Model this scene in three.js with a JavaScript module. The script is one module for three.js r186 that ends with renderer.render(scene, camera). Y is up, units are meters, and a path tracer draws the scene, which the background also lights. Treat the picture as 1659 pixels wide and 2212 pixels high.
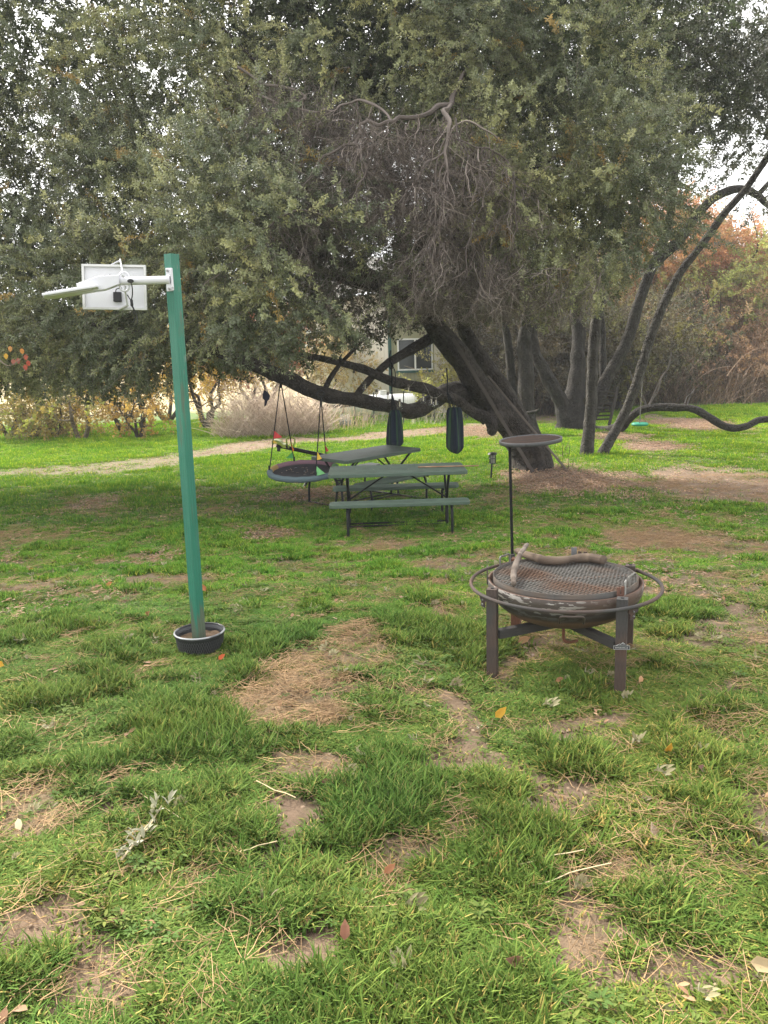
import * as THREE from 'three';
import { RoundedBoxGeometry } from 'three/addons/geometries/RoundedBoxGeometry.js';

// ---------- camera, sky, sun, exposure ----------
const scene = new THREE.Scene();
const FOV = 66, PITCH = 11, ROLL = 1.7, EYE = 1.58;
const camera = new THREE.PerspectiveCamera(FOV, 0.75, 0.05, 900);
camera.position.set(0, EYE, 0);
camera.rotation.order = 'YXZ';
camera.rotation.set(-PITCH * Math.PI / 180, 0, -ROLL * Math.PI / 180);
camera.updateMatrixWorld(true);

const renderer = new THREE.WebGLRenderer({ antialias: true });
renderer.toneMapping = THREE.LinearToneMapping;
renderer.toneMappingExposure = 2.2;
renderer.shadowMap.enabled = true;

const SUN = new THREE.Vector3(-0.5, 0.62, -0.6).normalize();
{
  const W = 512, H = 256, data = new Float32Array(W * H * 4);
  for (let r = 0; r < H; r++) for (let c = 0; c < W; c++) {
    const up = ((r + 0.5) / H - 0.5) * Math.PI, az = ((c + 0.5) / W - 0.5) * 2 * Math.PI;
    const x = Math.cos(az) * Math.cos(up), y = Math.sin(up), z = Math.sin(az) * Math.cos(up);
    const ang = Math.acos(Math.max(-1, Math.min(1, x * SUN.x + y * SUN.y + z * SUN.z)));
    const glow = 1.6 * Math.exp(-((ang / 0.42) ** 2)) + 0.55 * Math.exp(-((ang / 1.0) ** 2));
    const wisp = 0.06 * Math.sin(x * 5 + 2.1 * Math.sin(z * 4 + y * 6)) * Math.sin(y * 11 + x * 3);
    const base = 0.98 + wisp - 0.12 * Math.max(0, y), f = y < 0 ? Math.max(0.25, 1 + y * 6) : 1, o = (r * W + c) * 4;
    data[o] = (base + glow) * f; data[o + 1] = (base * 1.01 + glow * 0.97) * f; data[o + 2] = (base * 1.02 + glow * 0.9) * f; data[o + 3] = 1;
  }
  const t = new THREE.DataTexture(data, W, H, THREE.RGBAFormat, THREE.FloatType);
  t.mapping = THREE.EquirectangularReflectionMapping; t.magFilter = t.minFilter = THREE.LinearFilter; t.needsUpdate = true;
  scene.background = t; scene.environment = t;
}
const sun = new THREE.DirectionalLight(new THREE.Color(1, 0.94, 0.82), 4.8);
sun.position.copy(SUN).multiplyScalar(60); sun.castShadow = true; sun.shadow.radius = 5;
sun.shadow.mapSize.set(4096, 4096);
Object.assign(sun.shadow.camera, { left: -45, right: 45, top: 45, bottom: -45, near: 1, far: 160 });
scene.add(sun); scene.add(sun.target);
scene.fog = new THREE.FogExp2(new THREE.Color(0.86, 0.9, 0.95), 0.0013);

// ---------- helpers ----------
function rngOf(a) { return () => { a = (a + 0x6d2b79f5) | 0; let t = Math.imul(a ^ (a >>> 15), 1 | a); t = (t + Math.imul(t ^ (t >>> 7), 61 | t)) ^ t; return ((t ^ (t >>> 14)) >>> 0) / 4294967296; }; }
const V = (x, y, z) => new THREE.Vector3(x, y, z);
const clamp = (x, a = 0, b = 1) => Math.min(b, Math.max(a, x));
const sstep = (x, a, b) => { const t = clamp((x - a) / (b - a)); return t * t * (3 - 2 * t); };
const lerp = (a, b, t) => a + (b - a) * t;
const mixc = (a, b, t) => [lerp(a[0], b[0], t), lerp(a[1], b[1], t), lerp(a[2], b[2], t)];
function hash3(x, y, z) { let h = Math.imul(x, 374761393) ^ Math.imul(y, 668265263) ^ Math.imul(z, 2147483647 ^ 0x5bd1e995); h = Math.imul(h ^ (h >>> 13), 1274126177); h = Math.imul(h ^ (h >>> 15), 0x2c1b3c6d); return ((h ^ (h >>> 16)) >>> 0) / 4294967296; }
function noise3(x, y, z) {
  const X = Math.floor(x), Y = Math.floor(y), Z = Math.floor(z), f = (t) => t * t * (3 - 2 * t), u = f(x - X), v = f(y - Y), w = f(z - Z);
  const a = lerp(lerp(hash3(X, Y, Z), hash3(X + 1, Y, Z), u), lerp(hash3(X, Y + 1, Z), hash3(X + 1, Y + 1, Z), u), v);
  const b = lerp(lerp(hash3(X, Y, Z + 1), hash3(X + 1, Y, Z + 1), u), lerp(hash3(X, Y + 1, Z + 1), hash3(X + 1, Y + 1, Z + 1), u), v);
  return lerp(a, b, w);
}
const fbm = (x, y, z, n = 4) => { let s = 0, a = 0.5, t = 0; for (let i = 0; i < n; i++) { s += a * noise3(x, y, z); t += a; a *= 0.5; x = x * 2.03 + 7.1; y = y * 2.03 + 3.3; z = z * 2.03 + 1.7; } return s / t; };

const FL = 1106 / Math.tan(FOV * Math.PI / 360);
const at = (px, py, depth) => V((px - 829.5) / FL * depth, (1106 - py) / FL * depth, -depth).applyMatrix4(camera.matrixWorld);   // a sight line and a distance give a place
function onPlane(px, py, y) { const p = at(px, py, 1).sub(camera.position); return camera.position.clone().addScaledVector(p, (y - EYE) / p.y); }

function ground(x, z) {
  const d = Math.hypot(x, z) * (z < 0 ? 1 : 0) + (z < 0 ? 0 : 0);
  const dd = Math.max(0, -z) * 0.8 + d * 0.2;
  let h = -0.5 * sstep(dd, 3.9, 9.4);
  h += 0.05 * (fbm(x * 0.5 + 3, 1.3, z * 0.5, 2) - 0.5) + 0.035 * (fbm(x * 2.1, 4.4, z * 2.1, 2) - 0.5);
  h += 0.10 * (fbm(x * 0.14 + 9, 8, z * 0.14, 2) - 0.5) * sstep(dd, 8, 20);
  if (dd > 34) h += (dd - 34) * 0.02;
  return h;
}
function groundAt(px, py) {
  const p = at(px, py, 1).sub(camera.position); let t = 0.5;
  for (let i = 0; i < 4000; i++) { const q = camera.position.clone().addScaledVector(p, t); if (q.y < ground(q.x, q.z)) break; t *= 1.004; }
  const q = camera.position.clone().addScaledVector(p, t); q.y = ground(q.x, q.z); return q;
}
const onG = (x, z, up = 0) => V(x, ground(x, z) + up, z);
const depthOf = (p) => { const q = p.clone().applyMatrix4(camera.matrixWorldInverse); return -q.z; };

const used = {};
function numbered(name) { const n = used[name] = (used[name] ?? -1) + 1; return n ? name + '_' + String(n).padStart(3, '0') : name; }
function tag(o, label, category, group, kind) { o.userData.label = label; o.userData.category = category; if (group) o.userData.group = group; if (kind) o.userData.kind = kind; return o; }
function base(name, p, label, category, group, turn = 0) { const o = new THREE.Group(); o.name = numbered(name); o.position.copy(p); o.rotation.y = turn; scene.add(o); return tag(o, label, category, group); }

// MB collects tubes, bars and boxes and becomes ONE mesh
class MB {
  constructor() { this.p = []; this.c = []; this.u = []; this.i = []; this.n = 0; }
  vert(x, y, z, c, u = 0, v = 0) { this.p.push(x, y, z); this.c.push(c[0], c[1], c[2]); this.u.push(u, v); return this.n++; }
  tube(pts, rad, sides = 6, c = [1, 1, 1], { cap = true, lump = 0, freq = 5 } = {}) {
    const m = pts.length, T = V(), N = V(0, 0, 1), B = V(), P = V(); let len = 0, prev = null; const start = this.n;
    for (let k = 0; k < m; k++) {
      T.copy(pts[Math.min(m - 1, k + 1)]).sub(pts[Math.max(0, k - 1)]).normalize();
      if (!k) { N.set(0.31, 0.2, 0.93); if (Math.abs(N.dot(T)) > 0.9) N.set(1, 0, 0); }
      N.addScaledVector(T, -N.dot(T)).normalize(); B.crossVectors(T, N);
      if (k) len += pts[k].distanceTo(pts[k - 1]);
      const r = typeof rad === 'number' ? rad : rad[k], row = this.n, cc = typeof c === 'function' ? c(k / (m - 1)) : c;
      for (let s = 0; s <= sides; s++) {
        const a = s / sides * 2 * Math.PI; P.copy(N).multiplyScalar(Math.cos(a)).addScaledVector(B, Math.sin(a));
        let rr = r; if (lump) { const q = pts[k]; const ca = Math.cos(a), sa = Math.sin(a); rr *= 1 + lump * 2 * (fbm(q.x * freq + ca * 0.9, q.y * freq + sa * 0.9, q.z * freq, 3) - 0.5); }
        this.vert(pts[k].x + P.x * rr, pts[k].y + P.y * rr, pts[k].z + P.z * rr, cc, s / sides * Math.max(1, Math.round(2 * Math.PI * r / 0.25)) * 0.25, len);
      }
      if (k) for (let s = 0; s < sides; s++) { const a = prev + s, b = row + s; this.i.push(a, a + 1, b, a + 1, b + 1, b); }
      prev = row;
    }
    if (cap) for (const [k, row] of [[0, start], [m - 1, prev]]) {
      const mid = this.vert(pts[k].x, pts[k].y, pts[k].z, typeof c === 'function' ? c(k ? 1 : 0) : c);
      for (let s = 0; s < sides; s++) k ? this.i.push(mid, row + s, row + s + 1) : this.i.push(mid, row + s + 1, row + s);
    }
    return this;
  }
  quad(a, b, c, d, col, uv = [[0, 0], [1, 0], [1, 1], [0, 1]]) { const s = this.n; [a, b, c, d].forEach((p, k) => this.vert(p.x, p.y, p.z, col, uv[k][0], uv[k][1])); this.i.push(s, s + 1, s + 2, s, s + 2, s + 3); return this; }
  tri(a, b, c, col) { const s = this.n; [a, b, c].forEach((p) => this.vert(p.x, p.y, p.z, col)); this.i.push(s, s + 1, s + 2); return this; }
  geo(g, m, col = [1, 1, 1]) {
    const a = g.attributes.position, uv = g.attributes.uv, v = V(), s = this.n;
    for (let k = 0; k < a.count; k++) { v.fromBufferAttribute(a, k); if (m) v.applyMatrix4(m); const cc = typeof col === 'function' ? col(v) : col; this.vert(v.x, v.y, v.z, cc, uv ? uv.getX(k) : 0, uv ? uv.getY(k) : 0); }
    if (g.index) for (const k of g.index.array) this.i.push(s + k); else for (let k = 0; k < a.count; k++) this.i.push(s + k);
    return this;
  }
  box(x, y, z, sx, sy, sz, col, turn = 0, bevel = 0) {
    const g = bevel ? new RoundedBoxGeometry(sx, sy, sz, 2, bevel) : new THREE.BoxGeometry(sx, sy, sz);
    return this.geo(g, new THREE.Matrix4().makeRotationY(turn).setPosition(x, y, z), col);
  }
  bar(p, q, w, h, col, up = V(0, 1, 0), bevel = 0) {   // a square bar from p to q
    const T = q.clone().sub(p), L = T.length(); T.normalize(); const S = V().crossVectors(up, T); if (S.length() < 1e-3) S.set(1, 0, 0); S.normalize(); const U = V().crossVectors(T, S);
    const g = bevel ? new RoundedBoxGeometry(w, h, L, 1, bevel) : new THREE.BoxGeometry(w, h, L);
    return this.geo(g, new THREE.Matrix4().makeBasis(S, U, T).setPosition(p.clone().add(q).multiplyScalar(0.5)), col);
  }
  build(name, mat, parent, { local = false, flat = false, number = !parent } = {}) {
    const g = new THREE.BufferGeometry(); let off = V();
    if (!local) for (let q = parent; q && q !== scene; q = q.parent) off.add(q.position);
    const p = new Float32Array(this.p); if (!local) for (let k = 0; k < p.length; k += 3) { p[k] -= off.x; p[k + 1] -= off.y; p[k + 2] -= off.z; }
    g.setAttribute('position', new THREE.BufferAttribute(p, 3)); g.setAttribute('color', new THREE.BufferAttribute(new Float32Array(this.c), 3)); g.setAttribute('uv', new THREE.BufferAttribute(new Float32Array(this.u), 2));
    g.setIndex(this.i); g.computeVertexNormals();
    const o = new THREE.Mesh(g, mat); o.name = number ? numbered(name) : name; o.castShadow = o.receiveShadow = true; (parent ?? scene).add(o); return o;
  }
}
function curve(pts, n, closed = false) { return new THREE.CatmullRomCurve3(pts, closed, 'centripetal').getPoints(n); }
function radii(rs, n) { const o = []; for (let k = 0; k <= n; k++) { const t = k / n * (rs.length - 1), i = Math.min(rs.length - 2, Math.floor(t)); o.push(lerp(rs[i], rs[i + 1], t - i)); } return o; }

// ---------- materials ----------
function noiseTex(n, fn, srgb = false) {
  const d = new Uint8Array(n * n * 4);
  for (let y = 0; y < n; y++) for (let x = 0; x < n; x++) { const c = fn(x / n, y / n), o = (y * n + x) * 4; d[o] = clamp(c[0]) * 255; d[o + 1] = clamp(c[1]) * 255; d[o + 2] = clamp(c[2]) * 255; d[o + 3] = 255; }
  const t = new THREE.DataTexture(d, n, n); t.wrapS = t.wrapT = THREE.RepeatWrapping; t.magFilter = THREE.LinearFilter; t.minFilter = THREE.LinearMipmapLinearFilter; if (srgb) t.colorSpace = THREE.SRGBColorSpace; t.needsUpdate = true; return t;
}
const tileN = (u, v, k, s) => {   // noise that repeats after one tile
  const U = u * k, Vv = v * k, X = Math.floor(U), Y = Math.floor(Vv), f = (t) => t * t * (3 - 2 * t), a = f(U - X), b = f(Vv - Y), h = (i, j) => hash3(((i % k) + k) % k, ((j % k) + k) % k, s);
  return lerp(lerp(h(X, Y), h(X + 1, Y), a), lerp(h(X, Y + 1), h(X + 1, Y + 1), a), b);
};
const tfbm = (u, v, k, s, n = 4) => { let r = 0, a = 0.5, t = 0; for (let i = 0; i < n; i++) { r += a * tileN(u, v, k, s + i); t += a; a *= 0.55; k *= 2; } return r / t; };
const grit = noiseTex(512, (u, v) => { const a = tfbm(u, v, 8, 3, 6), b = tileN(u, v, 256, 9), g = 0.5 + 0.42 * (a - 0.5) * 2 * 0.6 + 0.22 * (b - 0.5); return [g, g, g]; });
const gritMap = noiseTex(512, (u, v) => { const a = tfbm(u, v, 8, 13, 6), b = tileN(u, v, 200, 19), g = 0.78 + 0.5 * (a - 0.5) + 0.22 * (b - 0.5); return [g, g, g]; });
const tile2 = (u, v, ku, kv, s) => { const U = u * ku, W = v * kv, X = Math.floor(U), Z = Math.floor(W), f = (t) => t * t * (3 - 2 * t), a = f(U - X), b = f(W - Z), h = (i, j) => hash3(((i % ku) + ku) % ku, ((j % kv) + kv) % kv, s); return lerp(lerp(h(X, Z), h(X + 1, Z), a), lerp(h(X, Z + 1), h(X + 1, Z + 1), a), b); };
const barkH = (u, v) => { const w = 0.09 * (tfbm(u, v, 8, 31, 3) - 0.5), a = Math.abs(tile2(u + w, v + w, 15, 7, 41) - 0.5) * 2, b = Math.abs(tile2(u - w, v + w, 26, 14, 43) - 0.5) * 2; return clamp(0.12 + 0.75 * sstep(a, 0.05, 0.5) * (0.45 + 0.55 * sstep(b, 0.04, 0.4)) + 0.35 * (tfbm(u, v, 30, 51, 3) - 0.5)); };
const barkBump = noiseTex(512, (u, v) => { const h = barkH(u, v); return [h, h, h]; });
const barkMap = noiseTex(512, (u, v) => { const h = barkH(u, v), l = sstep(tfbm(u, v, 7, 71, 5), 0.54, 0.66) * 0.75; const k = 0.45 + 0.6 * h; return [lerp(k * 0.7, 0.95, l), lerp(k * 0.66, 0.95, l), lerp(k * 0.62, 0.9, l)]; });
const rep = (t, x, y = x) => { const c = t.clone(); c.repeat.set(x, y); c.needsUpdate = true; return c; };
const std = (o) => new THREE.MeshStandardMaterial({ vertexColors: true, roughness: 0.9, ...o });
const M = {
  bark: std({ map: rep(barkMap, 2, 2), bumpMap: rep(barkBump, 2, 2), bumpScale: 0.035, roughness: 0.95 }),
  twig: std({ roughness: 0.9 }),
  plain: std({ roughness: 0.7 }),
  paint: std({ roughness: 0.42, bumpMap: rep(grit, 2), bumpScale: 0.0012, map: rep(gritMap, 3) }),
  white: std({ roughness: 0.35 }),
  plastic: std({ roughness: 0.55, bumpMap: rep(grit, 3), bumpScale: 0.0015, map: rep(gritMap, 1.3) }),
  steel: std({ roughness: 0.5, metalness: 0.55, map: rep(gritMap, 4), bumpMap: rep(grit, 6), bumpScale: 0.001 }),
  rust: std({ roughness: 0.85, metalness: 0.15, map: rep(gritMap, 3), bumpMap: rep(grit, 5), bumpScale: 0.0015 }),
  cloth: std({ roughness: 1, side: THREE.DoubleSide }),
  wood: std({ roughness: 0.9, map: rep(gritMap, 6, 1), bumpMap: rep(grit, 8, 1), bumpScale: 0.002 }),
  soil: std({ roughness: 1, map: rep(gritMap, 4), bumpMap: rep(grit, 4), bumpScale: 0.012 }),
  glass: new THREE.MeshPhysicalMaterial({ color: 0xffffff, roughness: 0.02, transmission: 1, thickness: 0, ior: 1.45 }),
  leaf: new THREE.MeshPhysicalMaterial({ vertexColors: true, roughness: 0.9, transmission: 0.3, thickness: 0, side: THREE.DoubleSide, clearcoat: 0.35, clearcoatRoughness: 0.35 }),
  dryleaf: new THREE.MeshPhysicalMaterial({ vertexColors: true, roughness: 1, transmission: 0.35, thickness: 0, side: THREE.DoubleSide }),
  innerleaf: std({ roughness: 0.8, side: THREE.DoubleSide }),
  grass: new THREE.MeshPhysicalMaterial({ vertexColors: true, roughness: 0.85, specularIntensity: 0.3, side: THREE.DoubleSide }),
  fargrass: new THREE.MeshPhysicalMaterial({ vertexColors: true, roughness: 1, specularIntensity: 0.2, transmission: 0.35, thickness: 0, side: THREE.DoubleSide }),
  straw: std({ roughness: 0.9, side: THREE.DoubleSide }),
};

// ---------- the ground: where soil, straw and litter lie ----------
// each bare place: centre and half sizes as seen along the sight lines, and what covers it
const patches = [];
function patch(px, py, rx, ry, k, kind = 'soil') {
  const c = groundAt(px, py), a = groundAt(px + rx, py), b = groundAt(px, py - ry), e = groundAt(px, py + ry);
  patches.push({ x: c.x, z: c.z, rx: (py > 1900 ? 1.65 : py > 1550 ? 1.35 : 1.05) * Math.max(0.06, Math.abs(a.x - c.x)), rz: (py > 1900 ? 1.8 : py > 1550 ? 1.5 : py < 1300 ? 0.95 : 1.1) * Math.max(0.06, Math.abs(b.z - e.z) / 2), k, kind });
}
[[640, 1505, 135, 65, 1, 'straw'], [740, 1420, 110, 40, 0.7, 'straw'], [765, 1372, 48, 24, 1, 'straw'], [950, 1325, 60, 25, 0.7], [1225, 1585, 100, 30, 1], [1000, 1650, 46, 24, 0.9], [1130, 1675, 54, 26, 0.75],
  [608, 1745, 32, 38, 0.9], [275, 1688, 34, 16, 0.8, 'straw'], [1255, 2000, 80, 62, 1], [1500, 2090, 110, 40, 0.8], [40, 2012, 75, 42, 1], [190, 2120, 85, 60, 1], [650, 2062, 62, 30, 0.9], [985, 1790, 50, 34, 0.55, 'straw'],
  [860, 1845, 66, 16, 0.7, 'straw'], [40, 1765, 80, 45, 0.75, 'straw'], [960, 1215, 75, 16, 0.9], [210, 1090, 75, 20, 0.5, 'litter'], [310, 1212, 60, 20, 0.5, 'litter'], [560, 1155, 65, 16, 0.56, 'litter'],
  [1420, 1165, 130, 30, 0.85, 'straw'], [1230, 1038, 130, 34, 1, 'litter'], [1560, 1045, 190, 50, 1, 'soil'], [1410, 966, 90, 11, 1, 'litter'], [1470, 912, 95, 22, 1, 'litter'], [1330, 945, 80, 12, 0.8, 'litter'],
  [660, 1072, 95, 18, 0.56, 'litter'], [40, 1165, 110, 28, 0.43, 'straw'], [1540, 1270, 150, 40, 0.55, 'soil'], [1560, 1420, 120, 70, 0.4, 'soil'], [1360, 1790, 120, 50, 0.45, 'straw'], [1340, 1880, 120, 40, 0.6, 'straw'], [430, 1930, 40, 18, 0.4, 'straw'],
  [300, 1870, 50, 40, 0.5, 'straw'], [1600, 1580, 80, 30, 0.5, 'soil'], [1590, 1850, 80, 60, 0.5, 'soil'], [820, 1930, 70, 20, 0.3, 'straw'], [1130, 1200, 120, 22, 0.34, 'straw'], [1230, 1360, 160, 60, 0.45, 'soil'], [1300, 1240, 200, 40, 0.25, 'litter'],
  [760, 1247, 24, 14, 0.8, 'soil'], [300, 1450, 60, 20, 0.35, 'straw'], [130, 1290, 90, 30, 0.3, 'litter'], [1180, 900, 90, 18, 0.8, 'litter'], [1020, 935, 70, 14, 0.7, 'litter'], [1100, 1450, 70, 30, 0.3, 'straw'], [700, 1660, 60, 18, 0.4, 'straw'], [880, 1560, 80, 30, 0.3, 'straw'],
].forEach((a) => patch(...a));
const trackLine = [[-160, 1030], [40, 1022], [200, 1014], [330, 1000], [430, 984], [520, 965], [640, 952], [780, 945], [920, 933], [1020, 924], [1110, 908], [1190, 897], [1330, 872], [1480, 852], [1620, 838]].map(([x, y]) => groundAt(x, y));
function trackAt(x, z) {
  let best = 99; for (let i = 1; i < trackLine.length; i++) { const a = trackLine[i - 1], b = trackLine[i], dx = b.x - a.x, dz = b.z - a.z, t = clamp(((x - a.x) * dx + (z - a.z) * dz) / (dx * dx + dz * dz)); best = Math.min(best, Math.hypot(a.x + dx * t - x, a.z + dz * t - z)); }
  return best;
}
function cover(x, z) {   // how bare the ground is here, and what lies on it
  let bare = 0, straw = 0, litter = 0; const w = 0.9 * (fbm(x * 2.2, 0.5, z * 2.2, 4) - 0.5) + 0.5 * (noise3(x * 13, 5, z * 13) - 0.5);
  for (const p of patches) {
    const dx = (x - p.x) / p.rx, dz = (z - p.z) / p.rz; if (Math.abs(dx) > 1.7 || Math.abs(dz) > 1.7) continue;
    const v = p.k * sstep(1.35 - Math.hypot(dx, dz) + w * 1.5, 0.05, 0.75);
    bare = Math.max(bare, v); if (p.kind === 'straw') straw = Math.max(straw, v); if (p.kind === 'litter') litter = Math.max(litter, v);
  }
  const far = -z > 9;
  if (far) { const t = trackAt(x, z) + (fbm(x * 0.8, 2, z * 0.8, 3) - 0.5) * 1.6; bare = Math.max(bare, lerp(0.95, 0.6, sstep(x, -2.5, -5)) * sstep(t, 1.15, 0.5)); }
  const n = fbm(x * 0.9 + 11, 3.3, z * 0.9, 3), right = sstep(x / Math.max(1, -z), 0.1, 0.4) * sstep(-z, 13, 8);
  bare = Math.max(bare, 0.7 * sstep(n + right * 0.06 + w * 0.14, 0.6, 0.7) * (far ? 0.4 : 1) * sstep(z, -1.6, -2.6)); bare = Math.max(bare, 0.8 * sstep(fbm(x * 3.1 + 41, 8, z * 3.1, 3) + right * 0.05 + w * 0.06, 0.63, 0.71) * (far ? 0.4 : 1) * sstep(z, -1.6, -2.6));
  const n2 = fbm(x * 1.7 + 31, 6.3, z * 1.7, 3); straw = Math.max(straw, 0.4 * sstep(n2 + w * 0.1 + right * 0.05, 0.52, 0.66));
  return { bare, straw, litter, lush: sstep(fbm(x * 1.1 + 5, 9, z * 1.1, 2) * 0.35 + 0.65 * fbm(x * 4.2 + 5, 3, z * 4.2, 3), 0.42, 0.66) };
}
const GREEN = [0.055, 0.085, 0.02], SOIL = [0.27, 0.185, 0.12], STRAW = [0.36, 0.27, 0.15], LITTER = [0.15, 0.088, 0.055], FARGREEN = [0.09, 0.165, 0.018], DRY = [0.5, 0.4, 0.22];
const dryField = groundAt(200, 915).z;
{
  const g = new MB(), rows = [], cols = [];
  for (let r = 0.35; r < 420;) { rows.push(r); r *= r < 30 ? 1.0085 : 1.03; }
  for (let a = -Math.PI; a < Math.PI - 1e-6;) { cols.push(a); a += Math.abs(a) < 0.66 ? 0.0085 : 0.06; }
  cols.push(Math.PI);
  g.vert(0, ground(0, 0), 0, GREEN);
  const R = rows.length, C = cols.length;
  for (const r of rows) for (const a of cols) {
    const x = Math.sin(a) * r, z = -Math.cos(a) * r, k = cover(x, z);
    let y = ground(x, z) - 0.012 * k.bare + 0.018 * k.bare * (noise3(x * 14, 1, z * 14) - 0.5) + 0.01 * (noise3(x * 40, 1, z * 40) - 0.5);
    const v = fbm(x * 6, 7, z * 6, 3), far = sstep(-z, 9, 17);
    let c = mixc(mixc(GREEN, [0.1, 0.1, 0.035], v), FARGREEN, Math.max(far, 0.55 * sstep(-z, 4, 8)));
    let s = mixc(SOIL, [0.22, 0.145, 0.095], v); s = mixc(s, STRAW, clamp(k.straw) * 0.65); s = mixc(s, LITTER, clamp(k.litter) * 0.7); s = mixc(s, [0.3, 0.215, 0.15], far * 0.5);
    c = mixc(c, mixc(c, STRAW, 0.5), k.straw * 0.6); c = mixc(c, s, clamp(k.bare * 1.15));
    const dry = sstep(-z + (fbm(x * 0.3, 2, z * 0.3, 3) - 0.5) * 8, -dryField + 2, -dryField + 6) * sstep(x, 3, -1); c = mixc(c, DRY, dry);
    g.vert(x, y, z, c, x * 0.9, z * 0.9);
  }
  for (let j = 0; j < C - 1; j++) g.i.push(0, 1 + j, 1 + j + 1);
  for (let i = 0; i < R - 1; i++) for (let j = 0; j < C - 1; j++) { const a = 1 + i * C + j, b = a + C; g.i.push(a, b, a + 1, a + 1, b, b + 1); }
  for (let k = 0; k < g.i.length; k += 3) { const t = g.i[k + 1]; g.i[k + 1] = g.i[k + 2]; g.i[k + 2] = t; }
  const o = g.build('ground', M.soil, null); o.userData.kind = 'structure'; o.userData.label = 'uneven lawn ground with bare brown soil patches and a dirt track'; if (o.geometry.attributes.normal.getY(5) < 0) { const ix = o.geometry.index.array; for (let k = 0; k < ix.length; k += 3) { const t = ix[k + 1]; ix[k + 1] = ix[k + 2]; ix[k + 2] = t; } o.geometry.computeVertexNormals(); }
}
// hazy hills far behind the trees
{
  const g = new MB(), n = 160, m = 12;
  for (let i = 0; i <= m; i++) for (let j = 0; j <= n; j++) {
    const a = lerp(-1.5, 1.5, j / n), r = 130 + i * 14, ridge = 20 + 9 * (fbm(a * 3 + 4, 0.4, 2, 3) - 0.3) + 4 * sstep(a, 0.1, 0.5);
    const t = i / m, y = -2 + ridge * Math.sin(Math.min(1, t * 1.15) * Math.PI / 2) * (0.85 + 0.3 * fbm(a * 14, i * 0.4, 1, 3)), v = fbm(a * 40, i * 0.9, 3, 3);
    g.vert(Math.sin(a) * r, y, -Math.cos(a) * r, mixc([0.06, 0.08, 0.045], [0.22, 0.19, 0.12], sstep(v, 0.45, 0.62)), a * 40, t * 20);
  }
  for (let i = 0; i < m; i++) for (let j = 0; j < n; j++) { const a = i * (n + 1) + j, b = a + n + 1; g.i.push(a, a + 1, b, a + 1, b + 1, b); }
  const o = g.build('hills', M.soil, null); o.userData.kind = 'structure'; o.userData.label = 'grey green hills in the haze behind the trees';
}

// ---------- instanced blades, straw and litter ----------
const Y0 = V(0, 1, 0);
function bladeTuft(rnd, n, H, spread, lean) {
  const g = new MB();
  for (let k = 0; k < n; k++) {
    const a = rnd() * 6.283, r = spread * Math.sqrt(rnd()), x = Math.cos(a) * r, z = Math.sin(a) * r, b = rnd() * 6.283, h = H * (0.45 + 0.65 * rnd()), w = 0.0022 + 0.0022 * rnd(), l = h * lean * (0.25 + rnd());
    const t = rnd(), yel = rnd() < 0.17, c0 = [0.03, 0.055, 0.008], c1 = yel ? [0.36, 0.31, 0.1] : mixc([0.056, 0.122, 0.018], [0.145, 0.212, 0.044], t), px = -Math.sin(b), pz = Math.cos(b); let last = null;
    for (let s = 0; s <= 3; s++) {
      const q = s / 3, off = l * q * q, y = h * q * (1 - 0.18 * lean * q), ww = w * (1 - q * q * 0.92), c = mixc(c0, c1, Math.pow(q, 0.6)), X = x + Math.cos(b) * off, Z = z + Math.sin(b) * off;
      const i0 = g.vert(X - px * ww, y, Z - pz * ww, c), i1 = g.vert(X + px * ww, y, Z + pz * ww, c); if (last !== null) g.i.push(last, last + 1, i0, last + 1, i1, i0); last = i0;
    }
  }
  return g;
}
function instanced(name, mb, mat, items, parent, rel) {
  const m = mb.build(name, mat, null, { local: true, number: false }); scene.remove(m);
  const o = new THREE.InstancedMesh(m.geometry, mat, items.length); o.name = parent ? name : numbered(name); o.castShadow = o.receiveShadow = true;
  const d = new THREE.Object3D(), c = new THREE.Color();
  items.forEach((q, k) => {
    if (q.m) { d.matrix.copy(q.m); if (rel) { d.matrix.elements[12] -= rel.x; d.matrix.elements[13] -= rel.y; d.matrix.elements[14] -= rel.z; } }
    else { d.position.set(q.x - (rel?.x ?? 0), q.y - (rel?.y ?? 0), q.z - (rel?.z ?? 0)); d.rotation.set(q.rx ?? 0, q.ry ?? 0, q.rz ?? 0, 'YXZ'); d.scale.set(q.s ?? 1, (q.s ?? 1) * (q.sy ?? 1), q.s ?? 1); d.updateMatrix(); }
    o.setMatrixAt(k, d.matrix); if (q.c) o.setColorAt(k, c.setRGB(q.c[0], q.c[1], q.c[2]));
  });
  (parent ?? scene).add(o); o.userData.kind = 'stuff'; return o;
}
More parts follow.
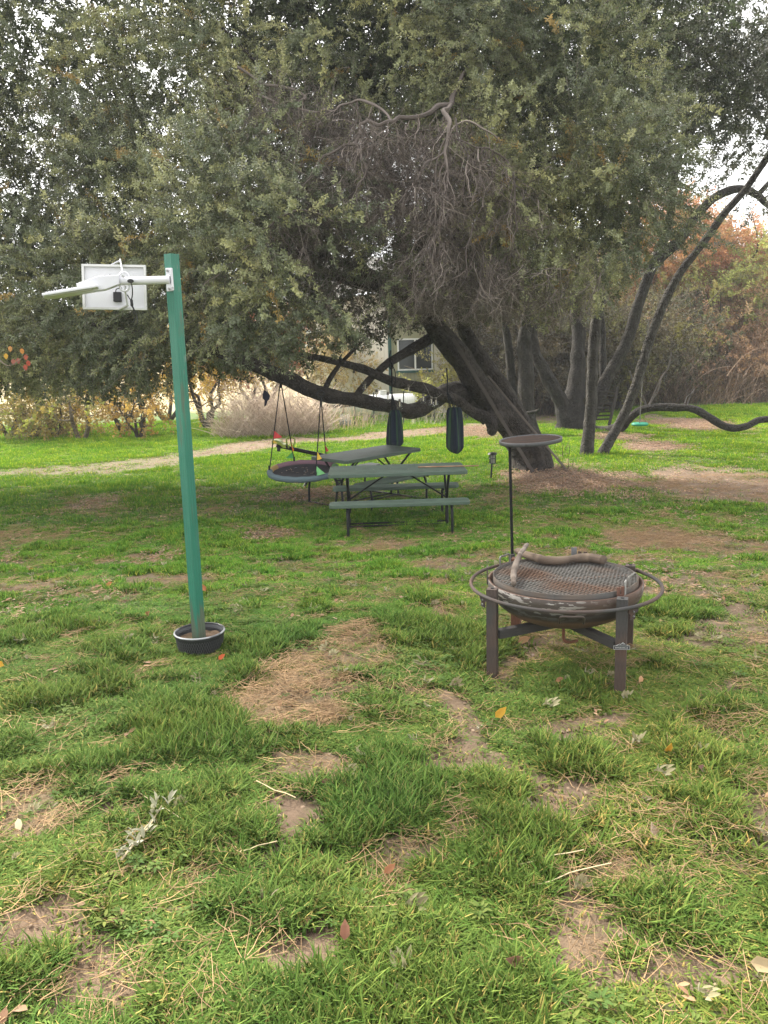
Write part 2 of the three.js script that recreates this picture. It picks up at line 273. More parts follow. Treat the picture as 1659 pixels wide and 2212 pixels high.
{
  const rnd = rngOf(11), lists = [[], [], [], []], straw = [], litter = [];
  const put = (x, z, far) => {
    const k = cover(x, z); let keep = 1 - 0.96 * sstep(k.bare, 0.15, 0.7); if (rnd() > keep) return;
    const y = ground(x, z) - 0.006, worn = clamp(k.straw * 0.8 + k.bare * 0.8), tall = lerp(0.4, 0.95, k.lush) * (1 - 0.65 * worn) * (0.7 + 0.6 * rnd());
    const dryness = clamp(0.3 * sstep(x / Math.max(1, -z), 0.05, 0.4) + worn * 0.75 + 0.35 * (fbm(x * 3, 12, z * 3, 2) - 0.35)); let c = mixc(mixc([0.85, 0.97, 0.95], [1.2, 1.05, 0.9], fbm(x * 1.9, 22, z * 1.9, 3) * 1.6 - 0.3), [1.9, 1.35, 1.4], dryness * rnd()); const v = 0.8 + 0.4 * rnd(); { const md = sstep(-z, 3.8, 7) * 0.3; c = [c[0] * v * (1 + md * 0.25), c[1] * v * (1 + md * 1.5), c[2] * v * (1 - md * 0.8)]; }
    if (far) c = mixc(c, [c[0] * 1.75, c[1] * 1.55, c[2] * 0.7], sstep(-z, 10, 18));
    const slot = far ? 3 : k.lush * (1 - worn) > 0.45 + 0.3 * (rnd() - 0.5) ? (rnd() < 0.5 ? 0 : 1) : rnd() < 0.25 ? 1 : 2;
    lists[slot].push({ x, y, z, ry: rnd() * 6.283, rx: (rnd() - 0.5) * 0.3, s: far ? 1 + 0.5 * rnd() + 0.02 * -z : 0.8 + 0.4 * rnd(), sy: far ? tall * 0.8 : tall, c });
  };
  const inFan = (z0, z1) => { const z = Math.sqrt(z0 * z0 + rnd() * (z1 * z1 - z0 * z0)); return [(rnd() * 2 - 1) * (0.58 * z + 0.25), -z]; };
  for (let k = 0; k < 78000; k++) put(...inFan(0.9, 5.2), false);
  for (let k = 0; k < 56000; k++) put(...inFan(5.2, 10.5), false);
  for (let k = 0; k < 90000; k++) put(...inFan(10, 30), true);
  const gr = base('lawn_grass', V(0, 0, 0), 'green blades of lawn grass growing in uneven tufts over the ground', 'grass'); gr.userData.kind = 'stuff';
  const b = rngOf(5);
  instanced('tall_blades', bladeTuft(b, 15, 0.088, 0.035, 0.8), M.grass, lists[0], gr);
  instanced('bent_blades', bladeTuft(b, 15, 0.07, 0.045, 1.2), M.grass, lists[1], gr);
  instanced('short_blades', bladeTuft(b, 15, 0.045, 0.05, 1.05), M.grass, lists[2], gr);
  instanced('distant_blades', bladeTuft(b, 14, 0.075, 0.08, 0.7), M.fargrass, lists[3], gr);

  const sm = new MB(), sr = rngOf(8);
  for (let k = 0; k < 7; k++) { const a = sr() * 6.28, L = 0.03 + 0.09 * sr(), x = (sr() - 0.5) * 0.12, z = (sr() - 0.5) * 0.12, y = 0.004 + 0.016 * sr(), bend = (sr() - 0.5) * 0.5, t = 0.5 + 0.6 * sr(); const p = []; for (let s = 0; s < 4; s++) { const q = s / 3 - 0.5; p.push(V(x + Math.cos(a + bend * q) * L * q, y + 0.012 * (sr() - 0.3), z + Math.sin(a + bend * q) * L * q)); } sm.tube(p, 0.0008, 3, [0.46 * t, 0.32 * t, 0.18 * t], { cap: false }); }
  for (let k = 0; k < 90000; k++) { const [x, z] = inFan(0.9, 13), c = cover(x, z); if (rnd() > c.straw * (0.25 + 0.75 * c.bare) * 0.6 + 0.03 + 0.05 * c.bare) continue; straw.push({ x, y: ground(x, z) + 0.002 + 0.02 * c.straw * rnd(), z, ry: rnd() * 6.28, rx: (rnd() - 0.5) * 0.4, s: 0.7 + 0.7 * rnd(), c: mixc([0.8, 0.72, 0.66], [1.25, 1.15, 1.05], rnd()) }); }
  tag(instanced('straw_litter', sm, M.straw, straw), 'dry straw and cut grass stalks scattered in matted patches on the lawn', 'straw', null, 'stuff');

  const clover = []; for (let k = 0; k < 15000; k++) { const [x, z] = inFan(0.9, 8), c = cover(x, z), f = fbm(x * 2.6 + 3, 30, z * 2.6, 3); if (rnd() > sstep(f, 0.5, 0.68) * (1 - c.bare * 0.7)) continue; clover.push({ x, y: ground(x, z) + 0.004, z, ry: rnd() * 6.28, rx: (rnd() - 0.5) * 0.5, s: 0.5 + 0.6 * rnd(), c: mixc([0.7, 0.9, 0.8], [1.3, 1.1, 0.9], rnd()) }); }
  const cl = new MB(), cr = rngOf(38); for (let k = 0; k < 8; k++) { const a = k * 2.4; leaf(cl, V(Math.cos(a) * 0.008, 0.012 + 0.014 * cr(), Math.sin(a) * 0.008), V(Math.cos(a), 0.5 * cr() - 0.05, Math.sin(a)).normalize(), Y0, 0.022 + 0.014 * cr(), 0.011, mixc([0.055, 0.095, 0.022], [0.12, 0.16, 0.045], cr()), 0.4); }
  instanced('broad_leaved_weeds', cl, M.grass, clover, gr);
  const crumbs = [], weeds = [];
  for (let k = 0; k < 60000; k++) { const [x, z] = inFan(0.9, 6.5), c = cover(x, z); if (rnd() > c.bare * 0.9 - 0.15) continue; const q = rnd(); crumbs.push({ x, y: ground(x, z) - 0.012 * c.bare + 0.001, z, ry: rnd() * 6.28, rx: rnd() * 3, s: 0.0022 + 0.009 * q * q * q * q, c: mixc([0.14, 0.09, 0.055], [0.34, 0.245, 0.165], rnd()) }); }
  const cm = new MB(); cm.geo(new THREE.IcosahedronGeometry(1, 0), new THREE.Matrix4().makeScale(1.2, 0.75, 0.95));
  tag(instanced('soil_crumbs', cm, M.straw, crumbs), 'crumbs and small clods of dry brown soil on the bare patches', 'soil', null, 'stuff');
  for (let k = 0; k < 300; k++) { const [x, z] = inFan(1.1, 8), c = cover(x, z); weeds.push({ x, y: ground(x, z) + 0.016, z, ry: rnd() * 6.28, rx: (rnd() - 0.5) * 1.2, s: 0.35 + 0.55 * rnd(), c: mixc([0.75, 0.7, 0.55], [1.2, 1.2, 1.05], rnd()) }); }
  const wm = new MB(), wr = rngOf(28); for (let k = 0; k < 9; k++) leaf(wm, V((wr() - 0.5) * 0.06, 0.02 * wr(), (wr() - 0.5) * 0.05), V(wr() - 0.5, 0.7 * wr(), wr() - 0.5).normalize(), V(wr() - 0.5, 1, wr() - 0.5).normalize(), 0.05, 0.018, mixc([0.17, 0.165, 0.1], [0.3, 0.27, 0.17], wr()), 0.5);
  tag(instanced('wilted_weeds', wm, M.dryleaf, weeds), 'small wilted pale weed leaves strewn through the lawn', 'weeds', null, 'stuff');
  const lm = new MB(), lr = rngOf(18);
  for (let k = 0; k < 4; k++) leaf(lm, V((lr() - 0.5) * 0.16, 0.006 + 0.012 * lr(), (lr() - 0.5) * 0.16), V(lr() - 0.5, 0.25 * (lr() - 0.4), lr() - 0.5).normalize(), V(0.4 * (lr() - 0.5), 1, 0.4 * (lr() - 0.5)), 0.045, 0.019, mixc([0.28, 0.16, 0.085], [0.5, 0.36, 0.21], lr()));
  for (let k = 0; k < 120000; k++) { const [x, z] = inFan(1.2, 24), c = cover(x, z), u = c.litter * 0.85 + (-z > 8 ? 0.03 + 0.10 * c.bare : 0.006) + (-z > 5 && x > 1 ? 0.03 : 0); if (rnd() > u) continue; litter.push({ x, y: ground(x, z) + 0.004 + 0.03 * c.litter * rnd(), z, ry: rnd() * 6.28, rx: (rnd() - 0.5) * 0.5, s: 0.7 + 0.6 * rnd(), c: mixc([0.6, 0.5, 0.45], [1.15, 1.0, 0.9], rnd()) }); }
  tag(instanced('leaf_litter', lm, M.dryleaf, litter), 'small brown fallen oak leaves littering the bare ground under the trees', 'leaf litter', null, 'stuff');
}
function leaf(g, p, dir, up, L, W, c, fold = 0.25) {   // a pointed leaf folded along its midrib
  const S = V().crossVectors(dir, up).normalize(), U = V().crossVectors(S, dir), P = (t, s) => { const h = Math.abs(s) * fold * W - 0.18 * L * t * t; return [p.x + dir.x * L * t + S.x * W * s + U.x * h, p.y + dir.y * L * t + S.y * W * s + U.y * h, p.z + dir.z * L * t + S.z * W * s + U.z * h]; };
  const v = [P(0, 0), P(0.28, 0.46), P(0.66, 0.4), P(1, 0), P(0.66, -0.4), P(0.28, -0.46), P(0.5, 0)].map((q) => g.vert(...q, c));
  g.i.push(v[0], v[1], v[6], v[1], v[2], v[6], v[2], v[3], v[6], v[3], v[4], v[6], v[4], v[5], v[6], v[5], v[0], v[6]);
}

// ---------- house, tank, fence behind the track ----------
const CREAM = [0.74, 0.7, 0.62], OLIVE = [0.36, 0.35, 0.22], TRIM = [0.03, 0.1, 0.09];
{
  const D = 29, corner = at(844, 830, D), gy = ground(corner.x, corner.z), b = base('house', V(corner.x, gy, corner.z), 'cream and olive sided house with green trim seen under the oak', 'house');
  const top = 4.4, ax = V(1, 0, -0.1).normalize(), lx = V(-0.62, 0, -0.78).normalize(), L = 7.2, LL = 5;
  const P = (s, y, out = 0) => V(ax.x * s + ax.z * out * -1, y, ax.z * s + ax.x * out), Q = (s, y, out = 0) => V(lx.x * s + lx.z * out, y, lx.z * s - lx.x * out);
  const wall = new MB(), T = 0.15;
  const x0 = (860 - 844) / FL * D, x1 = (937 - 844) / FL * D, wy0 = at(890, 800, D).y - gy, wy1 = wy0 + 1.15, oy = at(890, 866, D).y - gy;
  const panel = (m, f, s0, s1, y0, y1, o0, o1, c) => { const a = [f(s0, y0, o0), f(s1, y0, o0), f(s1, y1, o0), f(s0, y1, o0)], e = [f(s0, y0, o1), f(s1, y0, o1), f(s1, y1, o1), f(s0, y1, o1)]; m.quad(e[0], e[1], e[2], e[3], c); m.quad(a[1], a[0], a[3], a[2], c); for (let k = 0; k < 4; k++) { const n = (k + 1) % 4; m.quad(a[k], a[n], e[n], e[k], c); } };
  const xo = (940 - 844) / FL * D;   // the olive part ends here
  panel(wall, P, 0, x0, 0, top, -T, 0, OLIVE); panel(wall, P, x0, x1, 0, wy0, -T, 0, OLIVE); panel(wall, P, x0, x1, wy1, top, -T, 0, OLIVE); panel(wall, P, x1, xo, 0, top, -T, 0, OLIVE);
  wall.build('wall', M.plain, b, { local: true });
  const w2 = new MB(); panel(w2, P, xo, L, 0, top, -T, 0.02, CREAM); w2.build('wall', M.plain, b, { local: true }).userData.label = 'cream wall right of the window';
  const w3 = new MB(); panel(w3, Q, 0, LL, 0, top, -T, 0, CREAM); w3.build('wall', M.plain, b, { local: true }).userData.label = 'sunlit cream side wall';
  const bat = new MB();
  for (let s = 0.12; s < xo - 0.05; s += 0.125) panel(bat, P, s, s + 0.014, 0.05, s > x0 - 0.06 && s < x1 + 0.06 ? wy0 - 0.1 : top - 0.1, 0, 0.012, [0.24, 0.24, 0.15]);
  for (let s = 0.12; s < LL; s += 0.2) panel(bat, Q, s, s + 0.012, 0.05, top - 0.1, 0, 0.01, [0.62, 0.58, 0.5]);
  for (let s = xo + 0.2; s < L; s += 0.2) panel(bat, P, s, s + 0.012, 0.05, top - 0.1, 0.02, 0.03, [0.6, 0.56, 0.5]);
  const bo = bat.build('siding_groove', M.plain, b, { local: true }); bo.userData.kind = 'stuff';
  const tr = new MB(); tr.box(0, top / 2, 0.03, 0.12, top, 0.12, TRIM); tr.build('corner_trim', M.plain, b, { local: true });
  const tb = new MB(); panel(tb, P, 0.07, xo, oy - 0.06, oy + 0.04, 0, 0.035, TRIM); tb.build('base_trim', M.plain, b, { local: true });
  const win = new MB(), f = 0.055, W = [0.85, 0.85, 0.84];
  panel(win, P, x0, x1, wy0, wy0 + f, -0.02, 0.03, W); panel(win, P, x0, x1, wy1 - f, wy1, -0.02, 0.03, W); panel(win, P, x0, x0 + f, wy0 + f, wy1 - f, -0.02, 0.03, W); panel(win, P, x1 - f, x1, wy0 + f, wy1 - f, -0.02, 0.03, W);
  panel(win, P, (x0 + x1) / 2 - 0.03, (x0 + x1) / 2 + 0.03, wy0 + f, wy1 - f, -0.02, 0.03, W);
  const wo = win.build('window', M.white, b, { local: true });
  for (const [a, c] of [[x0 + f, (x0 + x1) / 2 - 0.03], [(x0 + x1) / 2 + 0.03, x1 - f]]) { const g = new MB(); panel(g, P, a, c, wy0 + f, wy1 - f, -0.012, -0.004, [0.03, 0.035, 0.035]); g.build('pane', std({ roughness: 0.08 }), wo, { local: true }); }
  const sl = new MB(); panel(sl, P, x0 - 0.06, x1 + 0.06, wy0 - 0.09, wy0 - 0.004, 0, 0.06, TRIM); sl.build('sill', M.plain, wo, { local: true });
  const room = new MB(); panel(room, P, x0 - 0.1, x1 + 0.1, wy0 - 0.1, wy1 + 0.1, -0.9, -0.85, [0.05, 0.05, 0.05]); room.build('curtain', M.plain, b, { local: true });
  const rf = new MB(), e = 0.5, q0 = P(-e, top, e), q1 = P(L + e, top, e), q2 = P(L + e, top + 1.7, -4), q3 = P(-e - 2, top + 1.7, -4), q4 = Q(LL + e, top, e + 0.6);
  rf.quad(q0, q1, q2, q3, [0.2, 0.19, 0.18]); rf.tri(q0, q3, q4, [0.2, 0.19, 0.18]); rf.build('roof', std({ side: THREE.DoubleSide }), b, { local: true });
}
{
  const D = 26.5, c = at(828, 903, D), gy = ground(c.x, c.z), r = 0.34, b = base('propane_tank', V(c.x, gy, c.z), 'white propane tank lying behind the wire fence by the house', 'propane tank');
  const half = 0.98, pr = []; for (let k = 0; k <= 10; k++) { const a = k / 10 * Math.PI / 2; pr.push(new THREE.Vector2(r * Math.sin(a), half + 0.24 * Math.cos(a) - 0)); }
  const prof = [...pr, ...pr.slice().reverse().map((p) => new THREE.Vector2(p.x, -p.y))];
  const t = new MB(); t.geo(new THREE.LatheGeometry(prof, 28), new THREE.Matrix4().makeRotationZ(Math.PI / 2).premultiply(new THREE.Matrix4().makeRotationY(0.14)).setPosition(0, 0.2 + r, 0), [0.8, 0.8, 0.8]); t.build('tank', std({ roughness: 0.4, side: THREE.DoubleSide }), b, { local: true });
  for (const s of [-0.6, 0.6]) { const l = new MB(); l.box(s, 0.1, -0.14 * s, 0.16, 0.28, 0.4, [0.4, 0.4, 0.38]); l.build('foot', M.plain, b, { local: true }); }
  const d = new MB(); d.geo(new THREE.CylinderGeometry(0.13, 0.14, 0.17, 18), new THREE.Matrix4().setPosition(0, 0.2 + 2 * r + 0.05, 0), [0.75, 0.75, 0.74]); d.build('valve_dome', M.white, b, { local: true });
}
{
  const F = [[690, 925], [767, 921], [808, 921], [872, 917], [938, 911], [1010, 905], [1085, 898], [1155, 890], [1225, 884], [1300, 876]].map(([x, y]) => groundAt(x, y + 1)), b = base('wire_fence', F[4].clone(), 'low wire mesh fence on thin metal posts between track and house', 'fence'), H = 0.92;
  F.forEach((p, k) => { const m = new MB(), pale = k === 7; m.tube([p.clone().add(V(0, -0.05, 0)), p.clone().add(V(0.02, H + (pale ? 0.05 : 0.12), 0))], pale ? 0.03 : 0.02, 6, pale ? [0.55, 0.55, 0.53] : [0.05, 0.055, 0.05]); const o = m.build('post', M.plain, b); if (pale) o.userData.label = 'pale grey post'; });
  const w = new MB(); for (let k = 1; k < F.length; k++) { for (let h = 0; h <= 6; h++) w.tube([F[k - 1].clone().add(V(0, 0.08 + h * 0.135, 0)), F[k].clone().add(V(0, 0.08 + h * 0.135, 0))], 0.0022, 3, [0.3, 0.3, 0.3], { cap: false }); const L = F[k].distanceTo(F[k - 1]), n = Math.round(L / 0.1); for (let j = 0; j < n; j++) { const p = F[k - 1].clone().lerp(F[k], j / n); w.tube([p.clone().add(V(0, 0.08, 0)), p.clone().add(V(0, 0.89, 0))], 0.0018, 3, [0.3, 0.3, 0.3], { cap: false }); } }
  w.build('wire_mesh', M.steel, b).userData.kind = 'stuff';
}
{
  const p = groundAt(1163, 884).add(V(0.05, 0, -1.6)), b = base('waste_bin', p, 'dark green wheeled bin behind the pale fence post', 'waste bin');
  const m = new MB(); m.geo(new THREE.CylinderGeometry(0.42, 0.34, 1.0, 4, 1).rotateY(Math.PI / 4), new THREE.Matrix4().setPosition(0, 0.58, 0), [0.015, 0.07, 0.055]); m.build('body', M.plastic, b, { local: true });
  const l = new MB(); l.box(0, 1.115, 0, 0.68, 0.07, 0.7, [0.012, 0.06, 0.05], 0, 0.03); l.build('lid', M.plastic, b, { local: true });
  for (const s of [-1, 1]) { const w = new MB(); w.geo(new THREE.CylinderGeometry(0.1, 0.1, 0.06, 16).rotateZ(Math.PI / 2), new THREE.Matrix4().setPosition(s * 0.27, 0.1, -0.25), [0.02, 0.02, 0.02]); w.build('wheel', M.plastic, b, { local: true }); }
}
{
  const p = groundAt(746, 922), b = base('crate', p, 'small pale crate of bottles at the foot of the dry shrub', 'crate'), m = new MB();
  m.box(0, 0.1, 0, 0.36, 0.2, 0.28, [0.25, 0.36, 0.42], 0, 0.02); m.build('crate_box', M.plastic, b, { local: true });
  for (let k = 0; k < 5; k++) { const g = new MB(); g.geo(new THREE.LatheGeometry([[0, 0], [0.035, 0], [0.035, 0.13], [0.014, 0.17], [0.014, 0.2], [0, 0.2]].map((q) => new THREE.Vector2(...q)), 10), new THREE.Matrix4().setPosition(-0.13 + k * 0.065, 0.2, 0.03 * (k % 2)), [0.75, 0.75, 0.72]); g.build('bottle', M.white, b, { local: true }); }
}
{ // leaning frame beside the dry shrub
  const b = base('garden_trellis', groundAt(712, 928), 'weathered wooden rail frame with two pale leaning legs beside the dry shrub', 'trellis'), D = 24.5, J = (x, y, d = D) => at(x, y, d);
  for (const [p, q, w, c] of [[J(689, 882), J(678, 927, 24.2), 0.05, [0.5, 0.45, 0.36]], [J(727, 883), J(715, 917, 24.4), 0.05, [0.5, 0.45, 0.36]]]) { const m = new MB(); m.bar(p, q, w, w, c, V(0, 0, 1)); m.build('leg', M.wood, b); }
  for (const [p, q] of [[J(694, 881), J(745, 874, 25)], [J(720, 880), J(768, 875, 25.5)]]) { const m = new MB(); m.bar(p, q, 0.04, 0.07, [0.1, 0.085, 0.07]); m.build('rail', M.wood, b); }
  { const m = new MB(); m.bar(J(745, 874, 25), J(738, 902, 25), 0.05, 0.05, [0.09, 0.08, 0.07], V(0, 0, 1)); m.build('upright', M.wood, b); }
}

// ---------- leaves and sprays ----------
function clump(rnd, n, L, W, size) {
  const g = new MB();
  for (let k = 0; k < n; k++) {
    const t = k / n, a = k * 2.4 + rnd(), d = V(Math.cos(a), 0.25 + 0.9 * t + 0.3 * (rnd() - 0.5), Math.sin(a)).normalize(), p = V((rnd() - 0.5) * size * 0.4, (t - 0.5) * size, (rnd() - 0.5) * size * 0.4);
    leaf(g, p, d, V(rnd() - 0.5, 1, rnd() - 0.5).normalize(), L * (0.7 + 0.5 * rnd()), W * (0.8 + 0.4 * rnd()), mixc([0.8, 0.85, 0.8], [1.1, 1.1, 1.0], rnd()));
  }
  return g;
}
const Y = V(0, 1, 0);
// the crowns hang down to this line of heights, left to right
const HEM = [[-900, 880], [0, 872], [150, 876], [300, 876], [390, 850], [450, 822], [560, 832], [620, 815], [700, 800], [760, 780], [850, 745], [930, 704], [1060, 715], [1200, 722], [1310, 690], [1380, 610], [1440, 560], [1900, 560]];
const hemAt = (x) => { for (let i = 1; i < HEM.length; i++) if (x < HEM[i][0]) { const [a, b] = HEM[i - 1], [c, d] = HEM[i]; return lerp(b, d, (x - a) / (c - a)); } return 560; };
const seen = (p) => { const q = p.clone().applyMatrix4(camera.matrixWorldInverse); return q.z > -0.3 ? [9999, -9999] : [829.5 + q.x / -q.z * FL, 1106 - q.y / -q.z * FL]; };
const aboveHem = (p) => { const [x, y] = seen(p); return y < hemAt(x); };
function sprays(lobes, rnd, { out, twigs, colour, step = 0.085, len = [0.3, 0.75], dens = 70, droop = 0.45, gap = 0.42, gapScale = 1.2, shell = 0.55, scale = 1, twigR = 0.004, twigC = [0.16, 0.13, 0.1], keep }) {
  const q = new THREE.Quaternion(), m = new THREE.Matrix4();
  for (const l of lobes) {
    const n = Math.round(dens * Math.pow(l.r[0] * l.r[1] * l.r[2], 0.75) * (l.k ?? 1));
    for (let s = 0; s < n; s++) {
      const d = V(rnd() * 2 - 1, rnd() * 2 - 1, rnd() * 2 - 1); if (d.length() > 1 || d.length() < 0.05) { s--; continue; } d.normalize();
      const t = shell + (1.05 - shell) * Math.sqrt(rnd()), p = V(l.c.x + d.x * l.r[0] * t, l.c.y + d.y * l.r[1] * t, l.c.z + d.z * l.r[2] * t);
      const f = fbm(p.x * gapScale + 17, p.y * gapScale, p.z * gapScale, 2); if (f < gap + (l.gap ?? 0)) continue;
      const dir = d.clone().multiplyScalar(0.75).add(V((rnd() - 0.5) * 1.1, (rnd() - 0.5) * 0.9 - droop * 0.5, (rnd() - 0.5) * 1.1)).normalize(), L = lerp(len[0], len[1], rnd()) * scale, pts = [p.clone()], side = V((rnd() - 0.5) * 0.5, 0, (rnd() - 0.5) * 0.5);
      const K = 4; for (let k = 1; k <= K; k++) { dir.y -= droop * 0.16; dir.addScaledVector(side, 0.18).normalize(); pts.push(pts[k - 1].clone().addScaledVector(dir, L / K)); }
      if (keep && !(keep(pts[K]) && keep(pts[2]))) continue;
      if (twigs) { const c = typeof twigC === 'function' ? twigC(rnd) : twigC; twigs.tube(pts, [twigR * 1.3, twigR, twigR * 0.8, twigR * 0.6, twigR * 0.4], 3, c, { cap: false }); }
      const tone = colour(p, rnd, l), count = Math.max(2, Math.round(L / (step * scale)));
      for (let k = 0; k < count; k++) {
        const u = (k + 0.5) / count * K, i = Math.min(K - 1, Math.floor(u)), pos = pts[i].clone().lerp(pts[i + 1], u - i).add(V((rnd() - 0.5) * 0.05 * scale, (rnd() - 0.5) * 0.05 * scale, (rnd() - 0.5) * 0.05 * scale));
        q.setFromUnitVectors(Y, dir.clone().add(V((rnd() - 0.5) * 1.4, (rnd() - 0.5) * 1.2 + 0.3, (rnd() - 0.5) * 1.4)).normalize()).multiply(new THREE.Quaternion().setFromAxisAngle(Y, rnd() * 6.28));
        const sc = (0.75 + 0.5 * rnd()) * scale, v = 0.8 + 0.45 * rnd(); m.compose(pos, q, V(sc, sc, sc)); out.push({ m: m.clone(), c: [tone[0] * v, tone[1] * v, tone[2] * v] });
      }
    }
  }
}
const lobe = (px, py, depth, rx, ry, rz, o = {}) => ({ c: at(px, py, depth), r: [rx, ry, rz], ...o });
function limbTo(mb, list, n = 26, sides = 10, lump = 0.22, col = [0.072, 0.06, 0.052]) {   // list of [x, y, depth, width in px]
  const p = list.map((a) => at(a[0], a[1], a[2])), r = list.map((a) => a[3] / 2 / FL * a[2]), c = curve(p, n); mb.tube(c, radii(r, n), sides, col, { lump, freq: 4 }); return c;
}
function crookedPath(p, q, rnd, n, amp) { const o = []; const L = p.distanceTo(q); for (let k = 0; k <= n; k++) { const t = k / n, v = p.clone().lerp(q, t), a = amp * L * Math.sin(Math.PI * t) ** 0.6; v.add(V((rnd() - 0.5) * a, (rnd() - 0.5) * a, (rnd() - 0.5) * a)); o.push(v); } return curve(o, n * 2); }

